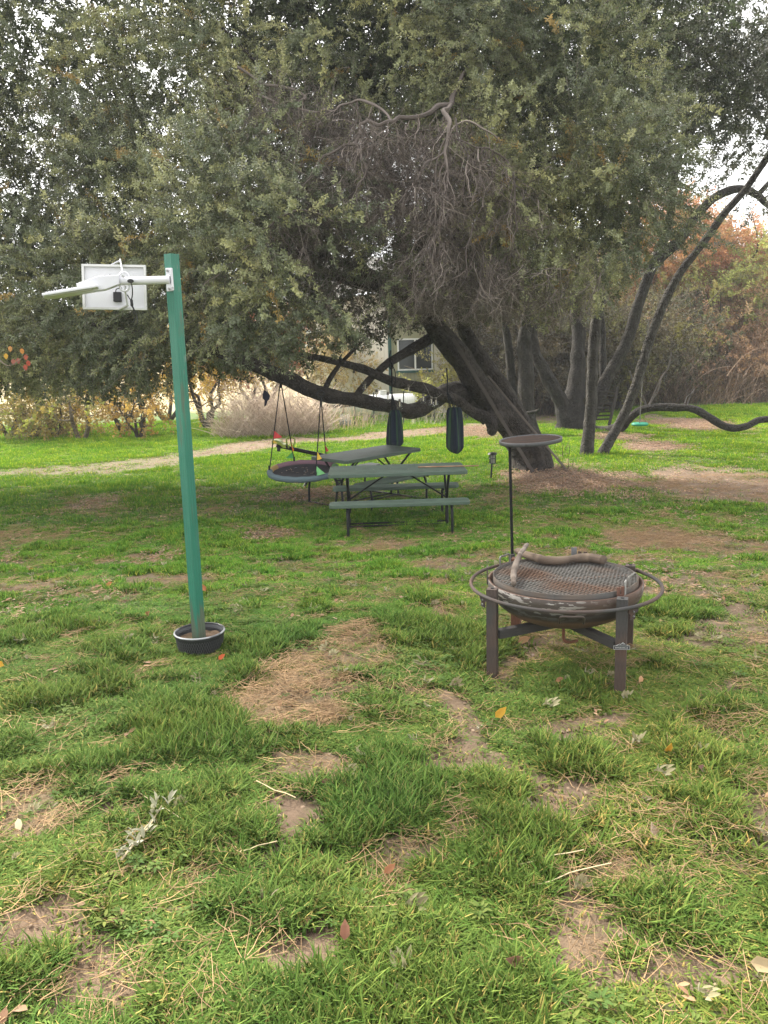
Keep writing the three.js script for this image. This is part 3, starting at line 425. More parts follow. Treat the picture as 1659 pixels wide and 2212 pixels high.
// ---------- the big oak over the tables ----------
const oakBase = groundAt(1146, 1012);
const oak = base('oak_tree', oakBase, 'biggest oak, leaning trunk with leafy crown and dead twigs over the picnic tables', 'tree');
const TD = depthOf(oakBase);
let swingLimb;
{
  const rnd = rngOf(21), trunk = new MB();
  limbTo(trunk, [[1152, 1030, TD, 99.1], [1148, 1000, TD, 87.4], [1140, 968, TD, 80.6], [1112, 925, TD - 0.1, 65.5], [1066, 879, TD - 0.3, 57.1], [1018, 810, TD - 0.6, 52.1], [974, 750, TD - 0.9, 47.0], [938, 700, TD - 1.2, 42.0], [905, 640, TD - 1.6, 35.3], [880, 560, TD - 2.0, 26.9], [860, 460, TD - 2.2, 20.2], [835, 330, TD - 2.4, 11.8]], 60, 16, 0.3);
  trunk.build('trunk', M.bark, oak);
  const limbs = [
    [[1150, 985, TD + 0.15, 62.2], [1138, 935, TD + 0.3, 44.4], [1088, 842, TD + 0.4, 37.0], [1041, 778, TD + 0.3, 34.0], [1006, 718, TD + 0.2, 31.1], [985, 650, TD, 26.6], [985, 560, TD - 0.3, 20.7], [1005, 440, TD - 0.5, 14.8], [1040, 300, TD - 0.6, 8.9]],
    [[1060, 892, TD - 0.2, 60], [1010, 858, TD - 0.3, 52], [972, 847, TD - 0.6, 44], [935, 866, TD - 0.9, 36], [897, 886, TD - 1.2, 34], [866, 884, TD - 1.5, 32], [835, 876, TD - 1.7, 30], [767, 863, TD - 2.2, 30], [698, 851, TD - 2.7, 34], [652, 833, TD - 3.0, 33], [607, 812, TD - 3.3, 31], [540, 786, TD - 3.6, 28], [470, 760, TD - 3.7, 24], [390, 738, TD - 3.7, 19], [300, 720, TD - 3.6, 14], [200, 700, TD - 3.4, 8]],
    [[1086, 905, TD - 0.25, 44], [1064, 900, TD - 0.55, 32], [1050, 900, TD - 0.6, 26], [1018, 888, TD - 0.7, 24], [992, 868, TD - 0.9, 24], [954, 855, TD - 1.1, 24], [927, 842, TD - 1.2, 25], [881, 832, TD - 1.5, 23], [835, 819, TD - 1.8, 22], [785, 797, TD - 2.1, 19], [720, 780, TD - 2.5, 15], [650, 766, TD - 2.9, 10]],
    [[945, 722, TD - 0.9, 26], [904, 746, TD - 1.0, 22], [872, 764, TD - 1.2, 20], [835, 787, TD - 1.5, 18], [799, 819, TD - 1.9, 16], [768, 856, TD - 2.2, 14]],
    [[698, 850, TD - 2.7, 14], [712, 820, TD - 2.6, 12], [730, 792, TD - 2.5, 10], [760, 760, TD - 2.4, 8], [800, 720, TD - 2.2, 5]],
    [[905, 640, TD - 1.6, 26], [820, 600, TD - 2.4, 22], [720, 560, TD - 3.2, 18], [600, 540, TD - 3.8, 14], [470, 520, TD - 4, 8]],
    [[880, 560, TD - 2.0, 20], [960, 470, TD - 2.8, 16], [1080, 400, TD - 3.2, 13], [1200, 340, TD - 3.4, 8]],
    [[985, 560, TD - 0.3, 18], [1080, 480, TD - 0.9, 14], [1200, 440, TD - 1.6, 9]],
    [[860, 460, TD - 2.2, 16], [760, 330, TD - 2.5, 12], [620, 200, TD - 2.6, 9], [480, 60, TD - 2.6, 6]],
    [[470, 520, TD - 2.4, 20], [380, 400, TD - 1.8, 16], [300, 250, TD - 1.2, 12], [240, 60, TD - 1, 8]], [[905, 640, TD - 1.6, 30], [700, 590, TD - 2, 26], [470, 520, TD - 2.4, 20]],
  ];
  limbs.forEach((l, k) => { const m = new MB(), c = limbTo(m, l, l.length * 6, 12, 0.3); m.build('limb', M.bark, oak); if (k === 1) swingLimb = c; });
  { // rounded cut end of the front limb, turned down
    const m = new MB(); limbTo(m, [[1050, 900, TD - 0.6, 24], [1060, 912, TD - 0.62, 26], [1064, 924, TD - 0.62, 26], [1061, 934, TD - 0.62, 22], [1058, 939, TD - 0.62, 12]], 14, 12, 0.15); m.build('limb_stub', M.bark, oak);
  }
  // crown
  const near = [
    lobe(60, 640, 12, 1.5, 1.5, 1.4), lobe(230, 660, 11.4, 1.45, 1.1, 1.2), lobe(400, 650, 10.9, 1.3, 1.15, 1.15), lobe(545, 590, 10.4, 1.25, 1.25, 1.1), lobe(660, 660, 10.2, 0.85, 0.85, 0.9), lobe(470, 480, 10.8, 1.2, 1.1, 1.1),
    lobe(560, 715, 10.6, 1.0, 0.55, 0.9), lobe(330, 770, 11.6, 1.1, 0.6, 1), lobe(120, 770, 12.2, 1.4, 0.55, 1), lobe(-60, 760, 12.2, 1.4, 0.7, 1.2), lobe(725, 735, 10.6, 0.6, 0.4, 0.6), lobe(440, 760, 11.2, 0.8, 0.42, 0.7),
    lobe(110, 430, 12.6, 1.6, 1.3, 1.4), lobe(330, 430, 12.2, 1.2, 1.1, 1.2, { k: 0.75 }), lobe(560, 380, 11.2, 1.05, 1.2, 1.1, { k: 0.8 }), lobe(650, 520, 10.4, 0.8, 0.8, 0.8), lobe(770, 560, 10.1, 0.7, 0.6, 0.6), lobe(700, 430, 10.7, 0.6, 0.6, 0.6, { k: 0.7 }),
    lobe(90, 180, 13, 1.7, 1.3, 1.5, { k: 0.95 }), lobe(320, 190, 13, 1.5, 1.2, 1.4, { k: 0.85 }), lobe(540, 150, 12.4, 1.3, 1.1, 1.3, { k: 0.85 }), lobe(760, 110, 12, 1.5, 1.2, 1.3), lobe(950, 90, 11.6, 1.3, 1.2, 1.2), lobe(1120, 120, 11.2, 1.2, 1.2, 1.2),
    lobe(1150, 300, 10.8, 1.0, 1.2, 1.0), lobe(1240, 200, 10.9, 1.2, 1.2, 1.1), lobe(1260, 380, 10.6, 1.15, 1.0, 1.0), lobe(1340, 470, 10.8, 0.95, 0.9, 0.9), lobe(1230, 510, 10.9, 1.1, 0.75, 0.9), lobe(1370, 330, 11, 0.7, 0.9, 0.8), lobe(1330, 590, 11.4, 0.75, 0.5, 0.7, { k: 0.8 }), lobe(1130, 560, 11.4, 0.6, 0.5, 0.6, { k: 0.5 }), lobe(1390, 520, 11.6, 0.4, 0.45, 0.6, { k: 0.6 }),
    lobe(1220, 640, 12, 0.95, 0.4, 0.6, { k: 0.42 }), lobe(1100, 650, 12, 0.55, 0.35, 0.5, { k: 0.4 }), lobe(1320, 640, 12.4, 0.5, 0.4, 0.5, { k: 0.4 }), lobe(1060, 420, 10.7, 0.5, 0.9, 0.5, { k: 0.5 }), lobe(880, 620, 10.6, 0.6, 0.3, 0.5, { k: 0.35 }), 
  ];
  const mid = [   // inner and rear masses that close the view
    lobe(620, 330, 14.4, 2.0, 1.6, 1.0), lobe(880, 330, 14.4, 2.2, 1.8, 1.0), lobe(1080, 470, 14.2, 1.6, 1.6, 0.9), lobe(830, 560, 14, 1.8, 0.9, 0.9), lobe(600, 640, 13.4, 1.7, 0.95, 0.9), lobe(330, 640, 14, 2.0, 1.1, 1), lobe(70, 640, 14.6, 2.0, 1.4, 1), lobe(1050, 640, 14.8, 1.3, 0.55, 0.7, { k: 0.6 }),
    lobe(420, 745, 12.6, 1.4, 0.5, 0.8), lobe(160, 780, 13.6, 1.8, 0.5, 0.9), lobe(1270, 330, 13.6, 1.5, 2.0, 1), lobe(1030, 170, 14, 2.2, 1.6, 1), lobe(760, 130, 15, 2.2, 1.5, 1, { k: 0.8 }), lobe(430, 120, 15.4, 2.4, 1.6, 1, { k: 0.8 }), lobe(120, 330, 15.4, 2.2, 1.9, 1, { k: 0.85 }), lobe(100, 60, 15.4, 2.4, 1.6, 1, { k: 0.8 }), lobe(380, 430, 15, 1.8, 1.3, 0.9, { k: 0.7 }), lobe(620, 60, 15, 2, 1.3, 1, { k: 0.9 }), lobe(1330, 120, 14, 2, 1.6, 1), lobe(480, 480, 14.2, 1.4, 1.0, 0.9), lobe(-190, 450, 14, 2.2, 3, 1.6), lobe(1130, 60, 13.4, 2.2, 1.3, 1, { k: 1.2 }), lobe(820, 30, 14, 2.6, 1.3, 1, { k: 1.2 }), lobe(950, 620, 14.6, 1.2, 0.5, 0.8), lobe(740, 730, 13.4, 1.1, 0.4, 0.6, { k: 0.9 }), lobe(-120, 760, 14, 1.6, 0.6, 1),
  ];
  const high = [   // above and beside the frame: what shades the lawn
    lobe(100, -130, 13.4, 2.4, 1.4, 2.2), lobe(520, -160, 13, 2.4, 1.4, 2.4), lobe(900, -170, 12.4, 2.4, 1.4, 2.4), lobe(1260, -130, 11.8, 2.2, 1.4, 2.2), lobe(-330, 60, 13.5, 2.6, 2.4, 2.4), lobe(-420, 520, 13, 2.2, 2.6, 2), lobe(250, -520, 13.8, 2.6, 1.6, 2.4), lobe(760, -560, 13.2, 2.8, 1.6, 2.6), lobe(1200, -480, 12.5, 2.4, 1.5, 2.4), lobe(-260, -420, 14, 2.6, 1.8, 2.4), lobe(-700, 0, 14, 2.4, 2.4, 2.2), lobe(-720, 480, 13.5, 2, 2.2, 2),
  ];
  const c1 = [], c2 = [], tw = new MB();
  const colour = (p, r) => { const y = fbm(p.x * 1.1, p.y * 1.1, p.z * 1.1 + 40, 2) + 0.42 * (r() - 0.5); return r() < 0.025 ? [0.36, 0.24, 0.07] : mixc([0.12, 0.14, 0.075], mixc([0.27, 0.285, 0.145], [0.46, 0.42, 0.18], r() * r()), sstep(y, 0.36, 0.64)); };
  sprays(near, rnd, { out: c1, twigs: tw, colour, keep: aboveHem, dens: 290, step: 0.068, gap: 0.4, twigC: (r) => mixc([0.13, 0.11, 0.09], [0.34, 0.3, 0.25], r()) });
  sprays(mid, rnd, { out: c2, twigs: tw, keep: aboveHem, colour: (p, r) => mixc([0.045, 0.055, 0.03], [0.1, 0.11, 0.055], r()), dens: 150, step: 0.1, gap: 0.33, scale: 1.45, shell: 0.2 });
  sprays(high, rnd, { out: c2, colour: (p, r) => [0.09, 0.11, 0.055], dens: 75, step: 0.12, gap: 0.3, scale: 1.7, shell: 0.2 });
  tw.build('twigs', M.twig, oak).userData.kind = 'stuff';
  const r2 = rngOf(31);
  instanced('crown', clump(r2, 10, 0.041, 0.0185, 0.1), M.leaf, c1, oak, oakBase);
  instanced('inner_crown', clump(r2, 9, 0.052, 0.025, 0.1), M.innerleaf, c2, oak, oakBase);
  console.log('oak clumps', c1.length, c2.length);
}
{ // bare dead branches hanging in the middle of the crown
  const rnd = rngOf(77), D = 9.9, dead = new MB(), fine = new MB(), pale = () => mixc([0.12, 0.095, 0.085], [0.42, 0.35, 0.31], rnd() ** 1.7);
  const arcs = [
    [[1010, 150, 11, 9.4], [990, 187, 10.7, 10.1], [974, 226, 10.4, 10.8], [931, 242, 10.2, 10.8], [880, 255, 10, 10.1], [849, 263, D, 9.4], [817, 271, D, 8.6], [794, 262, D, 7.9], [778, 269, D, 7.2], [778, 289, D, 6.5], [763, 312, D, 5.8], [731, 322, D, 5.0], [700, 336, D, 4.3], [684, 352, D, 2.9]],
    [[974, 226, 10.4, 9], [957, 240, 10, 9], [972, 265, D, 10], [968, 293, D, 8], [961, 328, D, 7], [966, 363, D, 6], [965, 406, D, 5], [955, 453, D, 4.5], [947, 500, D, 3.5], [930, 560, D, 2.5]],
    [[768, 308, D, 5], [782, 344, D - 0.1, 5], [787, 383, D - 0.1, 4.5], [770, 430, D, 4], [772, 455, D, 2.5]],
    [[512, 144, 11, 6], [545, 165, 11, 6], [574, 183, 10.8, 6], [625, 191, 10.6, 6], [661, 212, 10.5, 6], [640, 226, 10.5, 5], [600, 228, 10.5, 4]],
    [[560, 205, 10.8, 4], [614, 230, 10.6, 5], [664, 240, 10.5, 6], [700, 236, 10.4, 6], [726, 240, 10.4, 5], [735, 228, 10.4, 5], [774, 216, 10.3, 5.5], [821, 234, 10.2, 6], [845, 262, 10, 6]],
    [[965, 300, D, 4], [978, 277, D, 4], [1006, 261, D, 4], [1037, 275, D, 4], [1080, 304, 10, 3]], [[985, 300, D, 3], [1033, 320, D, 4], [1053, 320, D, 4], [1092, 344, 10, 4], [1110, 387, 10, 4], [1112, 425, 10, 3.5], [1118, 500, 10, 3]],
    [[1033, 322, D, 3.5], [1038, 360, D, 3.5], [1048, 410, D, 3], [1043, 448, D, 3]], [[960, 328, D, 4], [935, 345, D, 4], [915, 358, D, 4], [905, 378, D, 4], [893, 400, D, 3], [870, 440, D, 2]], [[966, 340, D, 3], [950, 400, D, 4], [940, 470, D, 4], [920, 540, D, 3], [900, 600, D, 2]],
    [[720, 480, 9.8, 3], [640, 455, 9.8, 4], [600, 470, 9.8, 4], [560, 500, 9.8, 4], [530, 540, 9.9, 3], [540, 580, 10, 2]], [[1180, 330, 10, 3], [1290, 540, 10, 3]].slice(0, 0),
    [[985, 255, D, 4], [1010, 330, D, 3.5], [1000, 420, D, 3], [1020, 500, D, 3], [1010, 600, D, 2]], [[975, 280, D, 4], [940, 380, D, 3.5], [925, 460, D, 3], [950, 560, D, 2.5], [930, 640, D, 2]],
  ].filter((a) => a.length);
  const tips = [];
  for (const a0 of arcs) { const a = [a0[0]]; for (let k = 1; k < a0.length; k++) { const p = a0[k - 1], q = a0[k], j = 0.16 * Math.hypot(q[0] - p[0], q[1] - p[1]); a.push([(p[0] + q[0]) / 2 + (rnd() - 0.5) * 2 * j, (p[1] + q[1]) / 2 + (rnd() - 0.5) * 2 * j, (p[2] + q[2]) / 2 + 0.04 * (rnd() - 0.5), (p[3] + q[3]) / 2 * (0.85 + 0.35 * rnd())], q); } const c = limbTo(dead, a, a.length * 3, 6, 0.3, pale()); for (let k = 4; k < c.length; k += 2) tips.push(c[k]); }
  const d0 = dead.build('dead_branch', M.wood, oak); d0.userData.label = 'bare crooked dead branches, pale grey and leafless'; 
  function twig(p, dir, L, r, level) {
    const n = 5, pts = [p.clone()], d = dir.clone(), c = pale(); const sw = V((rnd() - 0.5) * 0.5, (rnd() - 0.7) * 0.4, (rnd() - 0.5) * 0.5);
    for (let k = 1; k <= n; k++) { d.add(V((rnd() - 0.5) * 0.9, (rnd() - 0.5) * 0.8, (rnd() - 0.5) * 0.9)).addScaledVector(sw, 0.5).normalize(); pts.push(pts[k - 1].clone().addScaledVector(d, L / n)); }
    if (!aboveHem(pts[n]) || !aboveHem(pts[3])) return;
    fine.tube(pts, [r, r * 0.9, r * 0.8, r * 0.7, r * 0.58, r * 0.4], 3, c, { cap: false });
    if (level < 3) for (let j = 0, m = level ? 2 : 4; j < m; j++) { const k = 1 + Math.floor(rnd() * (n - 1)), e = d.clone().add(V((rnd() - 0.5) * 2, (rnd() - 0.6) * 1.6, (rnd() - 0.5) * 1.4)).normalize(); twig(pts[k], e, L * (0.45 + 0.3 * rnd()), r * 0.68, level + 1); }
  }
  for (let k = 0; k < 230; k++) { const p = tips[Math.floor(rnd() * tips.length)]; twig(p, V((rnd() - 0.5) * 1.6, -0.4 - 0.7 * rnd(), (rnd() - 0.5)).normalize(), 0.35 + 0.5 * rnd(), 0.0068, 0); }
  const zone = (cx, cy, rx, ry, n, d0, d1, r) => { for (let k = 0; k < n; k++) { const a = rnd() * 6.28, q = Math.sqrt(rnd()); twig(at(cx + Math.cos(a) * rx * q, cy + Math.sin(a) * ry * q, lerp(d0, d1, rnd())), V((rnd() - 0.5) * 1.6, -0.5 - 0.6 * rnd(), (rnd() - 0.5)).normalize(), 0.4 + 0.6 * rnd(), r, 0); } };
  zone(960, 440, 170, 180, 190, 10.2, 12, 0.006); zone(760, 370, 170, 120, 120, 10.3, 12, 0.006); zone(1010, 590, 150, 90, 150, 10, 12, 0.006); zone(640, 240, 150, 100, 110, 10.6, 12, 0.005); zone(800, 400, 200, 130, 110, 10, 11, 0.0045); zone(1140, 590, 190, 110, 90, 10, 11.5, 0.005); zone(600, 440, 120, 90, 40, 10.2, 11, 0.0045); zone(800, 600, 120, 60, 40, 10.4, 11.6, 0.0055);
  const o = fine.build('dead_twigs', M.twig, oak); o.userData.kind = 'stuff'; o.userData.label = 'tangle of bare grey dead twigs';
}

// ---------- the other oaks ----------
const LEAFR = rngOf(401);
const oakLeafC = (p, r) => { const y = fbm(p.x * 0.9, p.y * 0.9, p.z * 0.9 + 60, 2) + 0.3 * (r() - 0.5); return mixc([0.055, 0.07, 0.035], [0.14, 0.15, 0.065], sstep(y, 0.35, 0.65)); };
function stemTree(name, p, label, stems, lobes, opt = {}) {
  const b = base(name, p, label, 'tree', opt.group), main = new MB();
  stems.forEach((l, k) => { const m = new MB(); limbTo(m, l, l.length * 6, 12, 0.26, opt.bark ?? [0.055, 0.047, 0.041]); m.build(k < (opt.trunks ?? 1) ? 'trunk' : 'limb', M.bark, b); });
  const out = [], tw = new MB(), rnd = rngOf(opt.seed ?? 9);
  if (lobes.length) { sprays(lobes, rnd, { out, twigs: tw, colour: opt.colour ?? oakLeafC, keep: (q) => { const [x, y] = seen(q); if (x > 1425 && y > 320 && y < 460 && noise3(q.x * 2, q.y * 2, q.z * 2) < 0.58) return false; return x > 1440 ? y < 560 : y < hemAt(x) + 30; }, dens: opt.dens ?? 110, step: 0.1, gap: opt.gap ?? 0.4, scale: opt.scale ?? 1.3, shell: opt.shell ?? 0.3, droop: opt.droop ?? 0.3, twigR: opt.twigR ?? 0.005, twigC: opt.twigC ?? [0.12, 0.1, 0.085] }); tw.build('twigs', M.twig, b).userData.kind = 'stuff'; instanced('crown', clump(LEAFR, opt.leaves ?? 9, opt.leafL ?? 0.05, opt.leafW ?? 0.024, 0.11), opt.mat ?? M.leaf, out, b, p); }
  return b;
}
{
  const p = groundAt(1146, 940), D = depthOf(p);
  stemTree('oak_tree', p, 'dark upright oak stems rising just behind the leaning trunk', [
    [[1152, 955, D, 45.2], [1145, 925, D, 38.3], [1137, 869, D, 33.9], [1136, 800, D, 32.2], [1133, 730, D, 29.6], [1143, 682, D - 0.2, 27.0], [1162, 637, D - 0.4, 24.4], [1166, 592, D - 0.6, 22.6], [1162, 520, D - 0.9, 19.1], [1150, 430, D - 1.2, 13.9]],
    [[1118, 930, D + 0.3, 24], [1110, 880, D + 0.3, 19], [1104, 820, D + 0.3, 18], [1100, 760, D + 0.2, 17], [1088, 680, D, 16], [1075, 590, D - 0.2, 13]],
    [[1153, 668, D - 0.3, 20], [1176, 655, D - 0.5, 18], [1200, 637, D - 0.8, 17], [1237, 614, D - 1.2, 16], [1257, 575, D - 1.5, 14], [1262, 500, D - 1.8, 10]],
    [[1125, 905, D - 0.2, 8], [1140, 893, D - 0.5, 8], [1158, 888, D - 0.7, 7], [1165, 884, D - 0.8, 4]],
  ], [lobe(1130, 560, D - 0.5, 1.6, 0.9, 0.9, { k: 0.5 }), lobe(1060, 300, D, 2.2, 2, 1, { k: 0.7 }), lobe(1250, 560, D - 1, 1.3, 0.7, 0.8, { k: 0.5 })], { trunks: 2, seed: 61 });
}
{
  const p = groundAt(1288, 984), D = depthOf(p);
  stemTree('oak_tree', p, 'pair of slender grey oak trunks, one upright and one leaning right', [
    [[1266, 996, D, 36], [1268, 980, D, 30], [1273, 921, D, 26], [1278, 852, D, 25], [1280, 783, D, 24], [1285, 713, D, 23], [1296, 654, D, 22], [1306, 602, D, 21], [1316, 560, D - 0.2, 19], [1330, 480, D - 0.5, 15], [1340, 380, D - 0.8, 11]],
    [[1294, 996, D + 0.1, 29.9], [1300, 983, D + 0.1, 24.6], [1327, 935, D + 0.1, 22.0], [1355, 880, D + 0.1, 21.1], [1375, 828, D, 20.2], [1396, 758, D - 0.1, 19.4], [1417, 696, D - 0.2, 18.5], [1445, 634, D - 0.3, 17.6], [1472, 585, D - 0.4, 17.6], [1507, 540, D - 0.5, 16.7], [1561, 466, D - 0.6, 16.7], [1610, 409, D - 0.7, 15.0], [1651, 349, D - 0.8, 14.1], [1700, 270, D - 0.9, 11.4]],
  ], [lobe(1350, 250, D - 1.5, 1.6, 1.5, 1.2, { k: 0.7 }), lobe(1590, 190, D - 1.5, 1.7, 1.2, 1.2, { k: 0.8 }), lobe(1650, 60, D - 1.5, 1.8, 1.2, 1.2), lobe(1480, 70, D - 1.5, 1.5, 1.0, 1.2, { k: 0.6 }), lobe(1720, 200, D - 1.5, 1.5, 2, 1.2)], { trunks: 2, seed: 62, bark: [0.085, 0.076, 0.068], dens: 150, colour: (q, r) => mixc([0.04, 0.05, 0.03], [0.1, 0.105, 0.06], r()) });
}
const farOak = groundAt(1228, 926), FD = depthOf(farOak);
{
  const D = FD;
  const b = stemTree('oak_tree', farOak, 'thick forked old oak with rungs and a green disc swing, behind the slender trunks', [
    [[1234, 940, D, 80.0], [1233, 912, D, 62.6], [1236, 880, D, 48.7], [1243, 845, D, 38.3], [1247, 800, D, 32.2], [1250, 730, D, 29.6], [1247, 682, D, 27.0], [1240, 637, D, 25.2], [1230, 580, D - 0.2, 20.9], [1225, 500, D - 0.4, 15.7]],
    [[1222, 935, D - 0.1, 48.8], [1220, 905, D - 0.15, 38.5], [1211, 868, D - 0.2, 31.1], [1196, 838, D - 0.3, 31.1], [1176, 802, D - 0.4, 26.6], [1158, 762, D - 0.5, 22.2], [1150, 700, D - 0.6, 17.7], [1160, 600, D - 0.7, 11.8]],
    [[1250, 935, D, 45.8], [1266, 905, D, 37.0], [1290, 868, D - 0.1, 29.6], [1312, 815, D - 0.2, 26.6], [1348, 751, D - 0.4, 25.9], [1372, 682, D - 0.6, 24.4], [1389, 627, D - 0.8, 22.9], [1412, 570, D - 1, 20.7], [1440, 500, D - 1.2, 18.4], [1452, 430, D - 1.4, 17.1], [1458, 371, D - 1.5, 17.1], [1474, 303, D - 1.6, 16.3], [1481, 258, D - 1.7, 14.0], [1486, 180, D - 1.8, 11.1], [1490, 60, D - 2, 7.4]],
    [[1412, 572, D - 1, 24], [1440, 545, D - 1.1, 23], [1466, 520, D - 1.2, 22], [1504, 466, D - 1.3, 20], [1548, 424, D - 1.4, 19], [1598, 408, D - 1.5, 17], [1636, 422, D - 1.6, 15], [1662, 445, D - 1.7, 13], [1700, 460, D - 1.8, 10]],
    [[1636, 422, D - 1.6, 11], [1660, 396, D - 1.7, 10], [1690, 360, D - 1.8, 8]], [[1474, 303, D - 1.6, 16], [1500, 275, D - 1.7, 15], [1519, 246, D - 1.8, 14], [1510, 180, D - 1.9, 12], [1505, 114, D - 2, 11], [1508, 30, D - 2.1, 9]],
    [[1450, 330, D - 1.5, 12], [1425, 250, D - 1.6, 11], [1404, 160, D - 1.7, 10], [1401, 57, D - 1.8, 9]], [[1304, 850, D + 0.3, 16], [1302, 780, D + 0.3, 15], [1300, 700, D + 0.3, 14], [1290, 600, D + 0.2, 11]],
    [[1262, 930, D - 0.3, 30], [1300, 932, D - 0.9, 26], [1342, 922, D - 1.6, 22], [1356, 908, D - 1.9, 19], [1379, 889, D - 2.2, 17.5], [1413, 880, D - 2.5, 17], [1466, 880, D - 2.8, 17], [1500, 884, D - 3, 17], [1531, 900, D - 3.1, 16.5], [1556, 917, D - 3.2, 16.5], [1587, 925, D - 3.3, 16], [1611, 921, D - 3.4, 15], [1639, 908, D - 3.4, 15], [1680, 905, D - 3.5, 14], [1760, 912, D - 3.6, 10]],
  ], [lobe(1230, 500, D, 2.2, 1.8, 1.5, { k: 0.5 }), lobe(1440, 160, D - 1, 2.2, 2.0, 1.5, { k: 0.75 }), lobe(1580, 280, D - 1, 2, 1.5, 1.3, { k: 0.7 }), lobe(1460, 560, D - 0.6, 1.2, 0.7, 1, { k: 0.35 }), lobe(1600, 60, D - 1, 2.4, 1.6, 1.5, { k: 0.6 })], { trunks: 1, seed: 63, dens: 100, scale: 1.5, colour: (q, r) => mixc([0.035, 0.042, 0.026], [0.085, 0.09, 0.05], r()) });
  // suckers on the arching limb
  const s = new MB(), r = rngOf(5); for (const [x, y, x2, y2] of [[1398, 880, 1440, 800], [1398, 882, 1360, 800], [1470, 878, 1500, 840], [1480, 880, 1496, 845], [1398, 880, 1450, 760]]) s.tube(crookedPath(at(x, y, FD - 2.4), at(x2, y2, FD - 2.2), r, 4, 0.12), 0.018, 5, [0.09, 0.075, 0.065]); s.build('sucker', M.wood, b);
}

// ---------- deciduous trees and shrubs beyond ----------
const autumn = (a, b, c) => (p, r) => { const y = fbm(p.x * 0.8 + 5, p.y * 0.8, p.z * 0.8, 2) + 0.4 * (r() - 0.5); return y < 0.5 ? mixc(a, b, clamp(y * 2)) : mixc(b, c, clamp(y * 2 - 1)); };
function shrubTree(name, px, py, label, cat, { h, w, colour, stems = 3, dens = 90, seed, group, spread = 0.5, crownLow = 0.3, gap = 0.42, scale = 1.4, bark = [0.13, 0.11, 0.09], k = 1 }) {
  const p = groundAt(px, py), b = base(name, p, label, cat, group), rnd = rngOf(seed), lobes = [];
  for (let s = 0; s < stems; s++) {
    const a = s / stems * 6.28 + rnd(), q = V(Math.cos(a) * w * spread * (0.5 + 0.5 * rnd()), h * (0.6 + 0.3 * rnd()), Math.sin(a) * w * spread * (0.5 + 0.5 * rnd())), m = new MB(), pts = crookedPath(V(Math.cos(a) * 0.06, -0.06, Math.sin(a) * 0.06), q, rnd, 5, 0.16);
    m.tube(pts, radii([0.03 + 0.014 * h, 0.022 + 0.01 * h, 0.012 * h * 0.6 + 0.01, 0.01], pts.length - 1), 7, bark, { lump: 0.15 }); m.build('trunk', M.bark, b, { local: true });
    for (let j = 0; j < 3; j++) { const c = pts[Math.floor(pts.length * (0.35 + 0.2 * j))]; const e = c.clone().add(V((rnd() - 0.5) * w, 0.25 * h * rnd(), (rnd() - 0.5) * w)), mm = new MB(), pp = crookedPath(c, e, rnd, 4, 0.18); mm.tube(pp, radii([0.022, 0.014, 0.006], pp.length - 1), 5, bark); mm.build('branch', M.wood, b, { local: true }); }
  }
  const n = 7; for (let s = 0; s < n; s++) { const a = s / n * 6.28, q = 0.55 * w * Math.sqrt(rnd()) * (s ? 1 : 0); lobes.push({ c: V(p.x + Math.cos(a) * q, p.y + h * lerp(crownLow, 0.85, rnd()), p.z + Math.sin(a) * q), r: [w * 0.32, h * 0.22, w * 0.32], k }); }
  const out = [], tw = new MB(); sprays(lobes, rnd, { out, twigs: tw, colour, dens, step: 0.13, gap, scale, shell: 0.2, droop: 0.25, twigR: 0.006, twigC: [0.2, 0.16, 0.12] });
  tw.build('twigs', M.twig, b).userData.kind = 'stuff'; instanced('crown', clump(LEAFR, 7, 0.06, 0.035, 0.14), M.dryleaf, out, b, p); return b;
}
const YEL = autumn([0.18, 0.24, 0.05], [0.32, 0.31, 0.07], [0.5, 0.3, 0.08]), OCH = autumn([0.35, 0.2, 0.06], [0.5, 0.32, 0.08], [0.4, 0.16, 0.07]), MIX = autumn([0.26, 0.14, 0.07], [0.3, 0.28, 0.09], [0.2, 0.25, 0.07]);
const OR = 'small autumn fruit trees in the sunny grass at the left';
shrubTree('fruit_tree', 22, 944, 'thin two stemmed yellowing fruit tree at the left edge of the photo', 'tree', { h: 3, w: 2.2, colour: YEL, seed: 301, stems: 3, dens: 36, group: OR });
shrubTree('fruit_tree', 76, 944, 'low spreading fruit tree with forked dark trunk, second from the left edge', 'tree', { h: 3, w: 2.4, colour: MIX, seed: 302, stems: 3, dens: 34, group: OR });
shrubTree('orchard_shrub', 125, 942, 'rounded ochre green shrub between two small fruit trees at left', 'shrub', { h: 1.7, w: 2.3, colour: autumn([0.22, 0.22, 0.06], [0.4, 0.27, 0.07], [0.36, 0.3, 0.1]), seed: 303, stems: 5, dens: 130, crownLow: 0.15 });
shrubTree('fruit_tree', 178, 950, 'fruit tree with two pale thick stems in a V, left of the green post', 'tree', { h: 3.1, w: 2.2, colour: YEL, seed: 304, stems: 2, dens: 32, group: OR, bark: [0.3, 0.24, 0.19] });
shrubTree('fruit_tree', 268, 932, 'orange leaved fruit tree with long low side branch near the pale field', 'tree', { h: 3, w: 2.8, colour: OCH, seed: 305, stems: 4, dens: 34, group: OR });
shrubTree('young_fruit_tree', 300, 946, 'knee high bushy young fruit tree with sparse orange leaves', 'tree', { h: 1.5, w: 1.5, colour: OCH, seed: 306, stems: 5, dens: 60 });
shrubTree('fruit_tree', 362, 910, 'farther slim dark stemmed tree just left of the green post', 'tree', { h: 4, w: 3, colour: YEL, seed: 307, stems: 3, dens: 30, group: OR });
shrubTree('fruit_tree', 452, 925, 'golden yellow fruit tree just right of the green post', 'tree', { h: 3.6, w: 3.2, colour: autumn([0.42, 0.25, 0.05], [0.55, 0.36, 0.06], [0.45, 0.3, 0.06]), seed: 308, stems: 4, dens: 95, crownLow: 0.4 });
